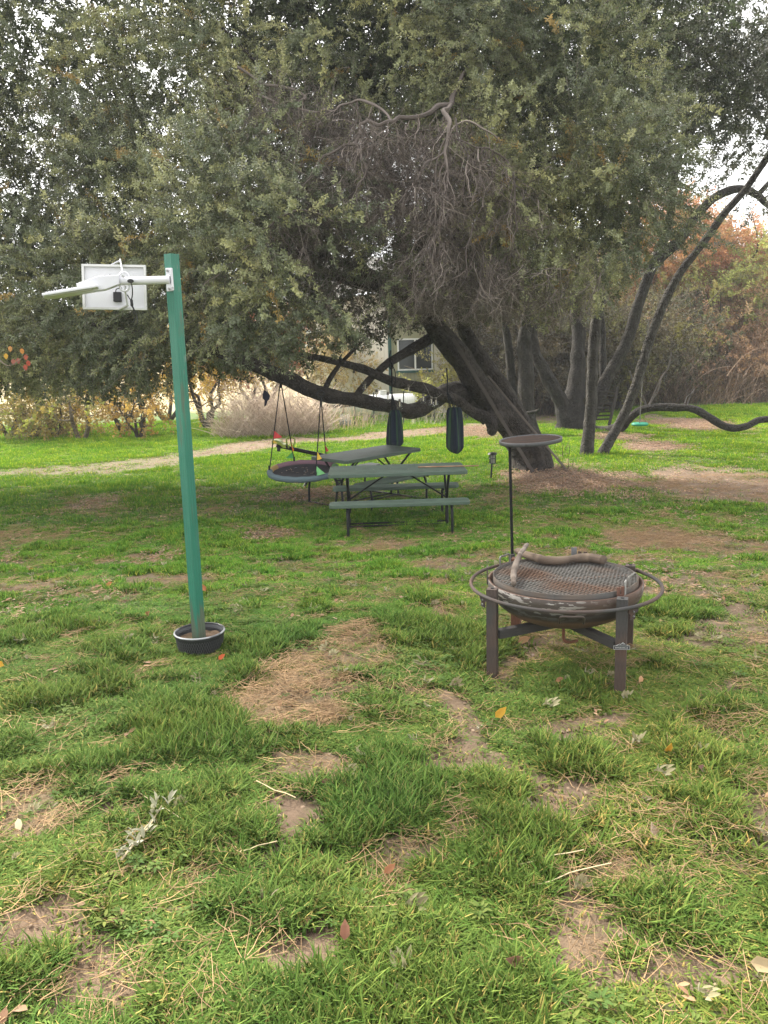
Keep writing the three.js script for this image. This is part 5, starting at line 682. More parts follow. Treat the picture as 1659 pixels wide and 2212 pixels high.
  const handle = (parent, a, rad, y, w, h, out, c = [0.22, 0.21, 0.19]) => { const g = new MB(), rx = V(Math.cos(a), 0, Math.sin(a)), t = V(-Math.sin(a), 0, Math.cos(a)), o = rx.clone().multiplyScalar(rad).add(V(0, y, 0)), P = (u, v) => o.clone().addScaledVector(t, u).addScaledVector(Y, v).addScaledVector(rx, v * out); g.tube(curve([P(-w, -0.01), P(-w, h * 0.7), P(-w * 0.88, h), P(0, h), P(w * 0.88, h), P(w, h * 0.7), P(w, -0.01)], 26), 0.0055, 8, c); return g.build('handle', M.steel, parent, { local: true }); };
  const wa = (deg) => deg * Math.PI / 180 + pitTurn;   // directions as seen from above, 0 = right, 90 = towards us, in the pit's own axes
  handle(gr, wa(37), RR - 0.006, gy + 0.008, 0.047, 0.05, -0.1); handle(gr, wa(222), RR - 0.004, gy + 0.008, 0.047, 0.05, 0.1); handle(b, wa(98), R + 0.012, RIM - 0.1, 0.055, 0.03, 0.6, [0.09, 0.07, 0.06]);
  { const g = new MB(), put = (deg, rad, w, h, c, notch, y = RIM + 0.005, twist = 0) => { const a = wa(deg), sh = new THREE.Shape(); sh.moveTo(-w / 2, -h / 2); sh.lineTo(w / 2, -h / 2); sh.lineTo(w / 2, h / 2); if (notch) { sh.lineTo(w * 0.12, h / 2); sh.lineTo(w * 0.12, 0); sh.lineTo(-w * 0.12, 0); sh.lineTo(-w * 0.12, h / 2); } sh.lineTo(-w / 2, h / 2); const k = new MB(); k.geo(new THREE.ExtrudeGeometry(sh, { depth: 0.006, bevelEnabled: false }), new THREE.Matrix4().makeRotationY(-a + Math.PI / 2 + twist).setPosition(Math.cos(a) * rad, y, Math.sin(a) * rad), c); k.build('rim_bracket', M.rust, b, { local: true }); };
    put(60, R - 0.012, 0.045, 0.075, [0.17, 0.08, 0.055], true); put(54, R - 0.02, 0.045, 0.08, [0.36, 0.35, 0.33], false, RIM + 0.022, 0.5); put(298, R - 0.012, 0.05, 0.06, [0.12, 0.08, 0.065], true, RIM + 0.02); put(291, R - 0.012, 0.03, 0.07, [0.2, 0.2, 0.2], false, RIM + 0.035, 0.4); put(188, R + 0.0, 0.045, 0.09, [0.1, 0.085, 0.075], false, RIM + 0.012); }
  { const g = new MB(); g.tube(curve([V(0, 0.215, 0), V(0, 0.15, 0), V(0.002, 0.125, 0.002), V(0.02, 0.112, 0.01), V(0.075, 0.125, 0.012)], 20), 0.0085, 8, RUST); g.build('drain_handle', M.rust, b, { local: true }); }
  { // name plate on the front right leg
    const [x, z] = legs[0], cv = document.createElement('canvas'); cv.width = 512; cv.height = 256; const k = cv.getContext('2d'); k.fillStyle = '#2b2e33'; k.fillRect(0, 0, 512, 256); k.strokeStyle = '#c9c9c9'; k.lineWidth = 8; k.strokeRect(6, 126, 500, 124); k.fillStyle = '#d8d8d8'; k.textAlign = 'center'; k.textBaseline = 'middle'; k.font = '62px serif'; k.fillText('RIVERGRILLE', 256, 192, 470); k.lineWidth = 12; k.lineJoin = 'round'; k.beginPath(); k.moveTo(90, 118); k.lineTo(180, 60); k.lineTo(215, 82); k.lineTo(290, 16); k.lineTo(350, 70); k.lineTo(380, 56); k.lineTo(440, 118); k.stroke(); k.lineWidth = 8; k.beginPath(); k.moveTo(262, 66); k.lineTo(286, 48); k.lineTo(304, 76); k.lineTo(322, 62); k.stroke();
    const t = new THREE.CanvasTexture(cv); t.colorSpace = THREE.SRGBColorSpace; const sh = new THREE.Shape(), w = 0.037, h = 0.0185; sh.moveTo(-w, -h); sh.lineTo(w, -h); sh.lineTo(w, 0.0005); sh.lineTo(w * 0.72, 0.002); sh.lineTo(w * 0.14, h * 0.92); sh.lineTo(-w * 0.66, 0.002); sh.lineTo(-w, 0.0005); const g = new THREE.ExtrudeGeometry(sh, { depth: 0.003, bevelEnabled: false }), uv = g.attributes.uv, ps = g.attributes.position; for (let i = 0; i < uv.count; i++) uv.setXY(i, (ps.getX(i) + w) / (2 * w), (ps.getY(i) + h) / (2 * h));
    const m = new MB(); m.geo(g, new THREE.Matrix4().makeRotationY(0.36 - 0.12).setPosition(x + 0.004, 0.24, z + 0.0285)); m.build('name_plate', std({ map: t, roughness: 0.4 }), b, { local: true }); }
  { // swivel grill on its post; local axes of the pit
    const toL = (v) => v.clone().sub(pitBase).applyAxisAngle(Y, -pitTurn), f0 = toL(onPlane(1107, 1204, pitBase.y + RIM - 0.028)).multiply(V(1, 1, 1)).add(V(0, -0.03, 0)), wpos = f0.clone().applyAxisAngle(Y, pitTurn).add(pitBase), D = depthOf(wpos), tp = toL(at(1101, 962, D - 0.02)), s = new MB(); s.tube([f0, f0.clone().lerp(tp, 0.5), tp], 0.0088, 10, rusty(0.12, 12)); s.build('grill_post', M.rust, b, { local: true });
    const c = toL(at(1146, 950, D - 0.1)), g = new THREE.Group(); g.name = 'swivel_grill'; g.position.copy(c); g.rotation.set(0.05, 0, 0.045); b.add(g); const r = 0.174, rim = new MB(); rim.geo(new THREE.LatheGeometry([[r - 0.005, -0.014], [r + 0.004, -0.014], [r + 0.005, 0.006], [r - 0.004, 0.007], [r - 0.005, -0.014]].map((q) => new THREE.Vector2(...q)), 64), null, [0.11, 0.11, 0.115]); rim.build('grill_rim', M.steel, g, { local: true }); const bars = new MB(); for (let k = -9; k <= 9; k++) { const o = k / 9.7 * r, h = Math.sqrt(r * r - o * o), e = 0.35; bars.tube([V(-h, 0, o), V(h, 0, o)].map((v) => v.applyAxisAngle(Y, e)), 0.0023, 5, mixc([0.03, 0.022, 0.019], [0.075, 0.04, 0.028], noise3(k * 1.7, 2, 3)), { cap: false }); } bars.build('grill_bars', M.rust, g, { local: true });
    const st = new MB(), tl = V(tp.x, tp.y, tp.z); st.tube([tl.clone().add(V(0, -0.03, 0)), V(c.x, c.y - 0.016, c.z).lerp(tl, 0.35)], 0.005, 6, IRON); st.tube([tl.clone().add(V(0, -0.012, 0)), V(c.x, c.y - 0.014, c.z)], 0.006, 6, IRON); st.build('grill_strut', M.rust, b, { local: true }); const cl2 = new MB(); cl2.geo(new THREE.CylinderGeometry(0.014, 0.014, 0.06, 12), new THREE.Matrix4().setPosition(f0.x, f0.y + 0.02, f0.z), IRON); cl2.build('post_socket', M.rust, b, { local: true }); }
}
function stick(name, label, P, R, c0, c1, mat = M.wood, cat = 'branch') { const b = base(name, P[0].clone(), label, cat), m = new MB(), n = P.length * 6, c = curve(P, n); m.tube(c, radii(R, n), 12, (t) => mixc(c0.map((q) => q * 0.7), c1, noise3(t * 26, 3, 5)), { lump: 0.3, freq: 24 }); m.build(name === 'driftwood_log' ? 'wood' : 'shaft', mat, b); return b; }
{
  const y = pitBase.y + RIM + 0.02, P = (px, py, up) => onPlane(px, py, y + up);
  stick('driftwood_log', 'long grey driftwood log lying across the back of the fire pit grate', [P(1117, 1190, 0.02), P(1134, 1197, 0.02), P(1160, 1206, 0.018), P(1184, 1211, 0.014), P(1212, 1211, 0.014), P(1240, 1207, 0.014), P(1272, 1205, 0.016), P(1305, 1210, 0.02)], [0.018, 0.021, 0.023, 0.0235, 0.022, 0.022, 0.024, 0.026], [0.15, 0.105, 0.075], [0.22, 0.16, 0.115]);
  stick('driftwood_log', 'short weathered branch laid over the long log at the left of the grate', [P(1139, 1176, 0.085), P(1128, 1190, 0.07), P(1120, 1204, 0.05), P(1112, 1225, 0.03), P(1109, 1245, 0.022), P(1110, 1262, 0.016)], [0.011, 0.013, 0.014, 0.016, 0.016, 0.012], [0.15, 0.11, 0.085], [0.28, 0.23, 0.19]);
}

// ---------- picnic tables ----------
function picnicTable(name, p, turn, label, tilt = 0, tone = 1) {
  const b = base(name, p, label, 'picnic table', undefined, turn), L = 1.68, G = [0.066 * tone, 0.1 * tone, 0.074 * tone], S = [0.022, 0.024, 0.026]; b.rotation.order = 'YXZ'; b.rotation.x = tilt;
  const slab = (nm, x, y, z, l, h, w) => { const g = new MB(), s = new THREE.Shape(), r = 0.035, a = l / 2, c = w / 2; s.moveTo(-a + r, -c); s.lineTo(a - r, -c); s.lineTo(a, -c + r); s.lineTo(a, c - r); s.lineTo(a - r, c); s.lineTo(-a + r, c); s.lineTo(-a, c - r); s.lineTo(-a, -c + r); s.closePath(); g.geo(new THREE.ExtrudeGeometry(s, { depth: h - 0.012, bevelEnabled: true, bevelThickness: 0.006, bevelSize: 0.006, bevelSegments: 3 }).rotateX(-Math.PI / 2), new THREE.Matrix4().setPosition(x, y - h / 2 + 0.006, z), (v) => { const k = 0.9 + 0.25 * noise3(v.x * 8, 2, v.z * 8); return [G[0] * k, G[1] * k, G[2] * k]; }); return g.build(nm, M.plastic, b, { local: true }); };
  slab('tabletop', 0, 0.715, 0, L, 0.045, 0.70); slab('bench_seat', 0, 0.405, 0.56, L - 0.03, 0.042, 0.235); slab('bench_seat', 0, 0.405, -0.56, L - 0.03, 0.042, 0.235);
  for (const s of [-1, 1]) {
    const x = s * 0.62, g = new MB(), r = 0.0165;
    for (const k of [-1, 1]) {
      g.tube(curve([V(x, 0.375, k * 0.42), V(x, 0.372, k * 0.5), V(x, 0.345, k * 0.575), V(x, 0.26, k * 0.61), V(x, 0.0, k * 0.62)], 18), r, 8, S); g.tube([V(x, 0.375, k * 0.65), V(x, 0.375, k * 0.42)], r, 8, S);
      g.tube(curve([V(x, 0.688, k * 0.3), V(x, 0.6, k * 0.22), V(x, 0.42, k * 0.07), V(x, 0.33, k * 0.045), V(x, 0.015, k * 0.075)], 18), r, 8, S);
    }
    g.tube([V(x, 0.014, -0.62), V(x, 0.014, 0.62)], r * 0.9, 8, S); g.bar(V(x, 0.684, -0.32), V(x, 0.684, 0.32), 0.03, 0.015, S); g.tube([V(x, 0.4, -0.07), V(x, 0.4, 0.07)], r * 0.8, 6, S); g.build('leg_frame', M.steel, b, { local: true });
  }
  for (const z of [-0.08, 0.08]) { const g = new MB(); g.tube([V(-0.62, 0.03, z), V(0.62, 0.03, z)], 0.012, 6, S); g.build('floor_rail', M.steel, b, { local: true }); }
  { const g = new MB(); g.tube([V(-0.62, 0.35, 0), V(-0.1, 0.69, 0)], 0.011, 6, S); g.tube([V(0.62, 0.35, 0), V(0.1, 0.69, 0)], 0.011, 6, S); g.build('brace', M.steel, b, { local: true }); }
  return b;
}
const levelAt = (px, py, h) => { let p = onPlane(px, py, -0.5 + h); for (let k = 0; k < 6; k++) p = onPlane(px, py, ground(p.x, p.z) + h); p.y -= h; return p; };
const t1 = levelAt(857, 1012, 0.735), t2 = levelAt(792, 977, 0.735);
const table1 = picnicTable('picnic_table', t1, 0.02, 'nearer green picnic table, seen broadside with a stick on top', 0.015, 1.25);
const table2 = picnicTable('picnic_table', t2, 0.86, 'farther darker green picnic table set at an angle next to the saucer swing', 0.03, 0.85);
stick('wooden_stick', 'thin tan stick lying over the right end of the nearer table', [onPlane(903, 1009, t1.y + 0.75), onPlane(960, 1007.5, t1.y + 0.752), onPlane(1034, 1006, t1.y + 0.758)], [0.009, 0.009, 0.007], [0.36, 0.2, 0.11], [0.48, 0.3, 0.18], M.wood, 'stick');
{ const r = rngOf(66), crumbs = new MB(); for (let k = 0; k < 26; k++) { const q = V((r() - 0.5) * 1.5, 0.7385, (r() - 0.5) * 0.6).applyAxisAngle(Y, 0.02).add(t1); q.y += -0.004 + 0.004; leaf(crumbs, q, V(r() - 0.5, 0.02, r() - 0.5).normalize(), Y, 0.03, 0.014, mixc([0.2, 0.14, 0.08], [0.4, 0.33, 0.2], r())); } tag(crumbs.build('table_litter', M.dryleaf, null), 'few small dry leaves scattered on the nearer tabletop', 'leaf litter', null, 'stuff'); }

// ---------- things that hang from the oak ----------
{ // saucer swing
  const D = 11.4, c = at(656, 1017, D), R = 79 / FL * D - 0.04, b = base('saucer_swing', c, 'round saucer swing with pastel padded rim hanging on ropes with coloured flags', 'swing'); const tl = new THREE.Matrix4().makeRotationX(0.12);
  const cols = [[0, 0.2, [0.52, 0.34, 0.12]], [0.2, 0.4, [0.1, 0.14, 0.155]], [0.4, 0.5, [0.1, 0.14, 0.155]], [0.5, 0.56, [0.105, 0.145, 0.16]], [0.56, 0.63, [0.36, 0.24, 0.09]], [0.63, 0.94, [0.21, 0.12, 0.145]], [0.94, 1, [0.17, 0.34, 0.15]]], RP = (a, dr = 0, dy = 0) => V(Math.cos(a) * (R + dr), dy, Math.sin(a) * (R + dr)).applyMatrix4(tl);
  for (const [a0, a1, cc] of [[0.02, 0.1, [0.34, 0.21, 0.08]], [0.1, 0.5, cols[1][2]], [0.5, 0.58, cols[4][2]], [0.58, 0.92, cols[5][2]], [0.92, 1.02, cols[6][2]]]) { const g = new MB(), p = [], n = Math.max(4, Math.round((a1 - a0) * 48)); for (let k = 0; k <= n; k++) p.push(RP(lerp(a0, a1, k / n) * 6.2832)); g.tube(p, radii(Array.from({ length: n + 1 }, (_, k) => 0.042 + 0.004 * Math.sin(k * 2.1)), n), 12, cc, { cap: true }); g.build('rim_pad', M.cloth, b, { local: true }).userData.label = cc[2] > 0.152 && cc[0] < 0.12 ? 'blue grey padded rim section' : cc[0] > 0.32 ? 'orange padded rim section' : cc[1] > 0.32 ? 'green padded rim section' : 'pink padded rim section'; }
  { const g = new MB(), n = 40; g.vert(...V(0, -0.055, 0).applyMatrix4(tl).toArray(), [0.03, 0.03, 0.035]); for (let i = 1; i <= 5; i++) for (let j = 0; j < n; j++) { const a = j / n * 6.2832, q = i / 5; const v = V(Math.cos(a) * R * q, -0.055 * (1 - q * q) - 0.005, Math.sin(a) * R * q).applyMatrix4(tl); g.vert(v.x, v.y, v.z, [0.035, 0.033, 0.037]); } for (let j = 0; j < n; j++) g.i.push(0, 1 + (j + 1) % n, 1 + j); for (let i = 0; i < 4; i++) for (let j = 0; j < n; j++) { const a = 1 + i * n + j, e = 1 + i * n + (j + 1) % n; g.i.push(a, e, a + n, e, e + n, a + n); } g.build('seat_fabric', M.cloth, b, { local: true }); }
  { const r = rngOf(5), g = new MB(); for (let k = 0; k < 40; k++) { const a = r() * 6.28, q = R * 0.75 * Math.sqrt(r()); leaf(g, V(Math.cos(a) * q, -0.03, Math.sin(a) * q).applyMatrix4(tl), V(r() - 0.5, 0.05, r() - 0.5).normalize(), Y, 0.05, 0.022, r() < 0.15 ? [0.4, 0.5, 0.6] : mixc([0.25, 0.16, 0.09], [0.4, 0.28, 0.17], r())); } const o = g.build('fallen_leaves', M.dryleaf, b, { local: true }); o.userData.kind = 'stuff'; }
  const K = [0.012, 0.012, 0.014], tops = [at(606, 820, D - 0.05), at(693, 858, D - 0.05)], loc = (v) => v.clone().sub(c), ties = [[0, 0.5 + 0.04, 584.6, 1010], [0, 0.68, 632, 991], [1, 0.36 - 0.12, 682, 1020], [1, 0.86, 721, 1001]];
  const angs = [Math.PI * 0.97, Math.PI * 1.38, Math.PI * 0.36, Math.PI * 1.72], ropes = [];
  ties.forEach(([k], i) => { const g = new MB(), p = RP(angs[i], 0, 0.03), q = loc(tops[k]); g.tube([p, p.clone().lerp(q, 0.5), q], 0.0085, 6, K); ropes.push([p, q]); g.build('rope', M.cloth, b, { local: true }); const w = new MB(); w.tube([p.clone().add(V(0, 0.07, 0)), p.clone().add(V(0, -0.06, 0))], 0.015, 6, K); w.build('rope_strap', M.cloth, b, { local: true }); });
  tops.forEach((t, k) => { const g = new MB(), q = loc(t); g.geo(new THREE.TorusGeometry(0.05, 0.008, 8, 24), new THREE.Matrix4().setPosition(q.x, q.y + 0.045, q.z), k ? K : [0.3, 0.3, 0.3]); g.tube([q.clone().add(V(0, 0.02, 0)), q.clone().add(V(0, -0.12, 0))], 0.016, 6, K); g.build('hanging_ring', M.plain, b, { local: true }); });
  const flag = (i, t0, t1, dx, dz, cc, lab) => { const [p, q] = ropes[i], a = p.clone().lerp(q, t0), e = p.clone().lerp(q, t1), f = a.clone().lerp(e, 0.35).add(V(dx, -0.02, dz)), g = new MB(), n = 6, T = V(0, 0, 0.004); for (const s of [-1, 1]) { const st = g.n; for (let k = 0; k <= n; k++) { const u = k / n, x0 = a.clone().lerp(f, u), x1 = e.clone().lerp(f, u), w = V(0, 0, 0.03 * Math.sin(u * 3)).addScaledVector(T, s); x0.add(w); x1.add(w); g.vert(x0.x, x0.y, x0.z, cc); g.vert(x1.x, x1.y, x1.z, cc); if (k) { const z = st + k * 2; g.i.push(z - 2, z - 1, z, z - 1, z + 1, z); } } } const o = g.build('flag', M.cloth, b, { local: true }); o.userData.label = lab; };
  const RED = [0.5, 0.05, 0.05], ORG = [0.75, 0.2, 0.03], YLW = [0.62, 0.4, 0.05], GRN = [0.09, 0.33, 0.08];
  flag(0, 0.35, 0.44, 0.13, 0.02, RED, 'red pennant'); flag(0, 0.305, 0.34, 0.07, 0.02, YLW, 'yellow pennant'); flag(1, 0.12, 0.25, 0.035, 0.05, ORG, 'orange pennant'); flag(1, 0.04, 0.12, -0.11, 0.04, GRN, 'green pennant'); flag(2, 0.2, 0.31, 0.07, 0.02, YLW, 'yellow pennant'); flag(2, 0.01, 0.13, 0.13, 0, [0.16, 0.42, 0.16], 'green pennant'); flag(3, 0.16, 0.27, 0.05, 0.02, RED, 'red pennant'); flag(3, 0.05, 0.12, -0.04, 0.02, ORG, 'orange pennant');
}
{ // seesaw
  const g0 = groundAt(655, 1000), D = 13.2, a = at(597, 962, D), e = at(700, 984, D + 0.1), b = base('seesaw', onG(a.x + 0.75, a.z), 'dark beam seesaw with lime green seat and loop handle behind the saucer swing', 'seesaw'), G = [0.3, 0.36, 0.05];
  const m = new MB(); m.tube([a, a.clone().lerp(e, 0.5), e, e.clone().add(V(0.5, -0.09, 0))], 0.033, 10, [0.035, 0.028, 0.03]); m.build('beam', M.steel, b);
  const s = new MB(), q = curve([at(589, 954, D), at(598, 953, D), at(606, 956, D), at(613, 962, D), at(619, 963, D)], 14); const sh = []; q.forEach((v, k) => { const w = 0.13 - 0.04 * Math.abs(k / 14 - 0.3); sh.push([v, w]); }); for (let k = 0; k < sh.length - 1; k++) { const [v, w] = sh[k], [u, x] = sh[k + 1], t = 0.03; const A = v.clone().add(V(0, t, w)), B = v.clone().add(V(0, t, -w)), C = u.clone().add(V(0, t, -x)), E = u.clone().add(V(0, t, x)), dn = V(0, -0.06, 0); s.quad(A, E, C, B, G); s.quad(A.clone().add(dn), B.clone().add(dn), C.clone().add(dn), E.clone().add(dn), G); s.quad(A, A.clone().add(dn), E.clone().add(dn), E, G); s.quad(B, C, C.clone().add(dn), B.clone().add(dn), G); } s.build('seat', std({ roughness: 0.4, side: THREE.DoubleSide }), b);
  const h = new MB(); h.tube(curve([[624, 968], [619, 955], [619.5, 948], [623, 945.5], [632, 945.5], [636, 948], [636.5, 954], [631, 968]].map(([x, y]) => at(x, y, D)), 30), 0.014, 8, G); h.build('handle', std({ roughness: 0.4 }), b);
  const l = new MB(), mid = a.clone().lerp(e, 0.95); for (const d of [[0.3, 0.3], [0.3, -0.3], [-0.3, 0.3], [-0.3, -0.3]]) l.tube([mid.clone(), onG(mid.x + d[0], mid.z + d[1])], 0.025, 8, [0.05, 0.05, 0.05]); l.build('stand', M.steel, b); const pg = new MB(); pg.tube([at(602, 966, D), at(602, 975, D)], 0.03, 8, [0.03, 0.03, 0.03]); pg.build('bumper', M.plastic, b);
}
function hammock(name, label, px, top, bottom, w0, w1, D, seed, hang) {
  const t = at(px, top, D), b = base(name, t.clone(), label, 'hammock chair'), H = (bottom - top) / FL * D, g = new MB(), n = 44, m = 16, s = seed * 0.7, W0 = w0 / FL * D / 2, W1 = w1 / FL * D / 2;
  for (let i = 0; i <= m; i++) for (let j = 0; j <= n; j++) { const u = i / m, a = j / n * 6.2832, fold = (0.2 - 0.12 * u) * Math.sin(a * 5 + s + u * 2.2) + 0.07 * Math.sin(a * 11 + 2 * s - u * 1.5), w = lerp(W0, W1, Math.pow(u, 0.38)) * (1 - 0.62 * Math.pow(sstep(u, 0.84, 1.02), 2)), r = w * (1 + fold), stripe = ((j * 5 + seed) % n) / n, cc = stripe < 0.12 ? [0.03, 0.075, 0.03] : stripe < 0.16 ? [0.1, 0.14, 0.09] : stripe < 0.62 ? [0.008, 0.014, 0.028] : [0.01, 0.02, 0.026]; g.vert(Math.cos(a) * r, -H * u - 0.02 * Math.cos(a + s) * u, Math.sin(a) * r * 0.75, cc); }
  for (let i = 0; i < m; i++) for (let j = 0; j < n; j++) { const a = i * (n + 1) + j; g.i.push(a, a + 1, a + n + 1, a + 1, a + n + 2, a + n + 1); } g.build('fabric', M.cloth, b, { local: true });
  const c = new MB(), q = at(hang[0], hang[1], D).sub(t), r = rngOf(seed); for (let k = 0; k < 9; k++) { const a = k / 9 * 6.28; c.tube([q.clone(), V(Math.cos(a) * W0 * 0.9, -0.02 - 0.1 * r(), Math.sin(a) * W0 * 0.6)], 0.006, 4, [0.015, 0.018, 0.022], { cap: false }); } c.build('cords', M.cloth, b, { local: true });
  const k = new MB(), up = at(hang[2], hang[3], D).sub(t); k.tube([q.clone().add(V(0, -0.05, 0)), q.clone().lerp(up, 0.5).add(V(0.01, 0, 0)), up], 0.012, 6, [0.013, 0.013, 0.015]); k.build('rope', M.cloth, b, { local: true });
}
hammock('hammock_chair', 'left dark hammock chair bunched up, its foot hidden by the farther table', 852, 886, 968, 15, 36, 12.6, 3, [846, 845, 845, 790]);
hammock('hammock_chair', 'right blue green striped hammock chair, hanging clear beside the trunk', 981, 880, 978, 22, 38, 13.0, 8, [966, 846, 965, 795]);
{ const k = at(845, 790, 12.55), b = base('rope_hook', k, 'black carabiner and rope tail above the left hammock chair', 'carabiner'), m = new MB(); m.geo(new THREE.TorusGeometry(0.05, 0.012, 8, 20).scale(0.6, 1, 1), new THREE.Matrix4().setPosition(0, 0, 0), [0.015, 0.015, 0.016]); m.build('ring', M.steel, b, { local: true }); const t = new MB(); t.tube(curve([V(0.02, 0, 0), V(0.06, -0.1, 0), V(0.055, -0.3, 0), V(0.05, -0.34, 0)], 12), 0.008, 5, [0.015, 0.015, 0.016]); t.tube(curve([V(0.02, -0.02, 0), V(-0.02, 0.12, 0), V(0, 0.24, 0)], 8), 0.012, 5, [0.015, 0.015, 0.016]); t.build('rope_tail', M.cloth, b, { local: true }); }
{ // string of solar bulbs along the front limb
  const D = 12.0, B = [[772, 797, 12.4], [765, 812, 12.4], [789, 836, 12.3], [813.5, 853, 12.1], [838, 859, 12.0], [863.5, 874, 11.9], [882.5, 843, 12.4], [914.6, 862, 12.2], [932, 868, 12.2], [941.6, 870, 12.25]];
  const b = base('string_lights', at(850, 850, D), 'string of clear bulb lanterns draped along the low oak limbs', 'string lights'), W = [0.3, 0.28, 0.24];
  const w = new MB(); w.tube(curve([[756, 790, 12.4], [772, 793, 12.4], [780, 826, 12.3], [800, 838, 12.2], [813, 842, 12.1], [838, 846, 12.0], [858, 846, 12.1], [868, 842, 12.3], [884, 836, 12.4], [905, 818, 12.1], [920, 836, 12], [932, 858, 12.1], [945, 858, 12.2], [955, 850, 12.3]].map((q) => at(...q)), 70), 0.003, 4, W); w.build('cord', M.plain, b);
  for (const [x, y, d] of B) { const p = at(x, y, d), s = 0.0046 * d / 11.5 * 2.0, prof = [[0.0, -8.2], [2.2, -7.8], [4, -6.2], [4.7, -4], [4.4, -2], [3, 1], [2.1, 3], [2.0, 4.4]].map(([a, c]) => new THREE.Vector2(a * s, c * s)); const g = new MB(); g.geo(new THREE.LatheGeometry(prof, 18), new THREE.Matrix4().setPosition(p.x, p.y, p.z)); const o = g.build('bulb', M.glass, b); const cp = new MB(); cp.geo(new THREE.CylinderGeometry(1.9 * s, 2.1 * s, 4.4 * s, 12), new THREE.Matrix4().setPosition(p.x, p.y + 6.4 * s, p.z), [0.12, 0.1, 0.08]); cp.build('cap', M.plain, o); const led = new MB(); led.tube([V(p.x, p.y + 4 * s, p.z), V(p.x, p.y - 3 * s, p.z)], 0.9 * s, 6, [0.6, 0.55, 0.4]); led.build('filament', M.plain, o); }
}
{ // dark cloth shape under the canopy
  const p = at(575, 852, 11), b = base('hanging_ornament', p, 'dark blue black bird shaped ornament dangling left of the saucer swing', 'ornament'), s = new THREE.Shape(), k = 11 / FL; [[-7, 0], [-4, -8], [2, -4], [6, 3], [4, 10], [0, 13], [-3, 22], [-5, 24], [-3, 12], [-7, 8]].forEach(([x, y], i) => i ? s.lineTo(x * k, -y * k) : s.moveTo(x * k, -y * k)); const m = new MB(); m.geo(new THREE.ExtrudeGeometry(s, { depth: 0.03, bevelEnabled: true, bevelSize: 0.008, bevelThickness: 0.012, bevelSegments: 2 }), new THREE.Matrix4().makeRotationY(0.4), [0.012, 0.014, 0.028]); m.build('body', M.cloth, b, { local: true }); const t = new MB(); t.tube([V(-0.02, 0.04, 0.015), V(-0.01, 0.3, 0.015)], 0.003, 4, [0.02, 0.02, 0.02]); t.build('string', M.cloth, b, { local: true });
}
{ // solar stake lantern
  const p = groundAt(1060, 1037), D = depthOf(p), s = 1 / FL * D, b = base('garden_lantern', p, 'small black caged lantern on a stake left of the leaning oak trunk', 'lantern'), K = [0.012, 0.012, 0.013], m = new MB(); const hy = 36 * s, ht = 57 * s, c = V(4 * s, 0, 0); m.tube([V(0, -0.05, 0), V(c.x * 0.7, hy, 0)], 0.016, 8, K); m.build('stake', M.plastic, b, { local: true });
  const g = new MB(); for (let k = 0; k < 8; k++) { const a = k / 8 * 6.283; g.bar(V(c.x + Math.cos(a) * 0.052, hy, Math.sin(a) * 0.052), V(c.x + Math.cos(a) * 0.058, ht - 0.02, Math.sin(a) * 0.058), 0.008, 0.008, K, V(1, 0, 0.01)); } for (const y of [hy, (hy + ht) / 2]) g.geo(new THREE.TorusGeometry(0.054, 0.006, 6, 20).rotateX(Math.PI / 2), new THREE.Matrix4().setPosition(c.x, y, 0), K); g.build('cage', M.plastic, b, { local: true });
  const l = new MB(); l.geo(new THREE.CylinderGeometry(0.062, 0.085, 0.03, 20), new THREE.Matrix4().setPosition(c.x, ht, 0), K); l.build('cap', M.plastic, b, { local: true }); const f = new MB(); f.geo(new THREE.CylinderGeometry(0.035, 0.035, ht - hy - 0.03, 12), new THREE.Matrix4().setPosition(c.x, (hy + ht) / 2 - 0.01, 0), [0.3, 0.3, 0.26]); f.build('diffuser', M.plain, b, { local: true });
}
{ // two poles leaning on the oak
  const pole = (name, label, pts, r, c) => { const P = pts.map((q) => at(...q)), b = base(name, P[P.length - 1].clone(), label, 'pole'), m = new MB(); m.bar(P[0], P[1], r * 2, r * 1.6, c, V(0, 0, 1), 0.006); m.build('shaft', M.wood, b); };
  const f1 = groundAt(1151, 1022), d1 = depthOf(f1) - 0.25, f2 = groundAt(1227, 1019), d2 = depthOf(f2);
  pole('leaning_board', 'long weathered board leaning along the front of the big oak trunk', [[976, 728, TD - 1.55], [1151, 1020, d1]], 0.03, [0.1, 0.083, 0.073]); pole('leaning_pole', 'thin grey pole leaning from the oak stems down to the right', [[1054, 812, TD - 0.35], [1227, 1019, d2]], 0.019, [0.17, 0.14, 0.12]);
}
{ // ladder rungs by the far oak
  const b = base('wooden_ladder', groundAt(1318, 918), 'wooden ladder with dark rungs standing behind the slender oak trunks', 'ladder'), D = FD - 0.6, ys = [846, 854.5, 862.5, 871, 880, 888.5, 897, 905], rail = (a, e) => { const m = new MB(); m.bar(at(...a), at(...e), 0.06, 0.09, [0.045, 0.036, 0.03], V(0, 0, 1)); m.build('rail', M.wood, b); }; rail([1334, 836, D], [1316, 918, D - 0.2]); rail([1290, 838, D + 0.35], [1272, 922, D + 0.1]);
  ys.forEach((y, k) => { const m = new MB(), xr = lerp(1332, 1318, (y - 846) / 60); m.bar(at(xr - 43, y + 1.5, D + 0.2), at(xr, y, D), 0.05, 0.045, [0.05, 0.04, 0.033]); m.build('rung', M.wood, b); });
}
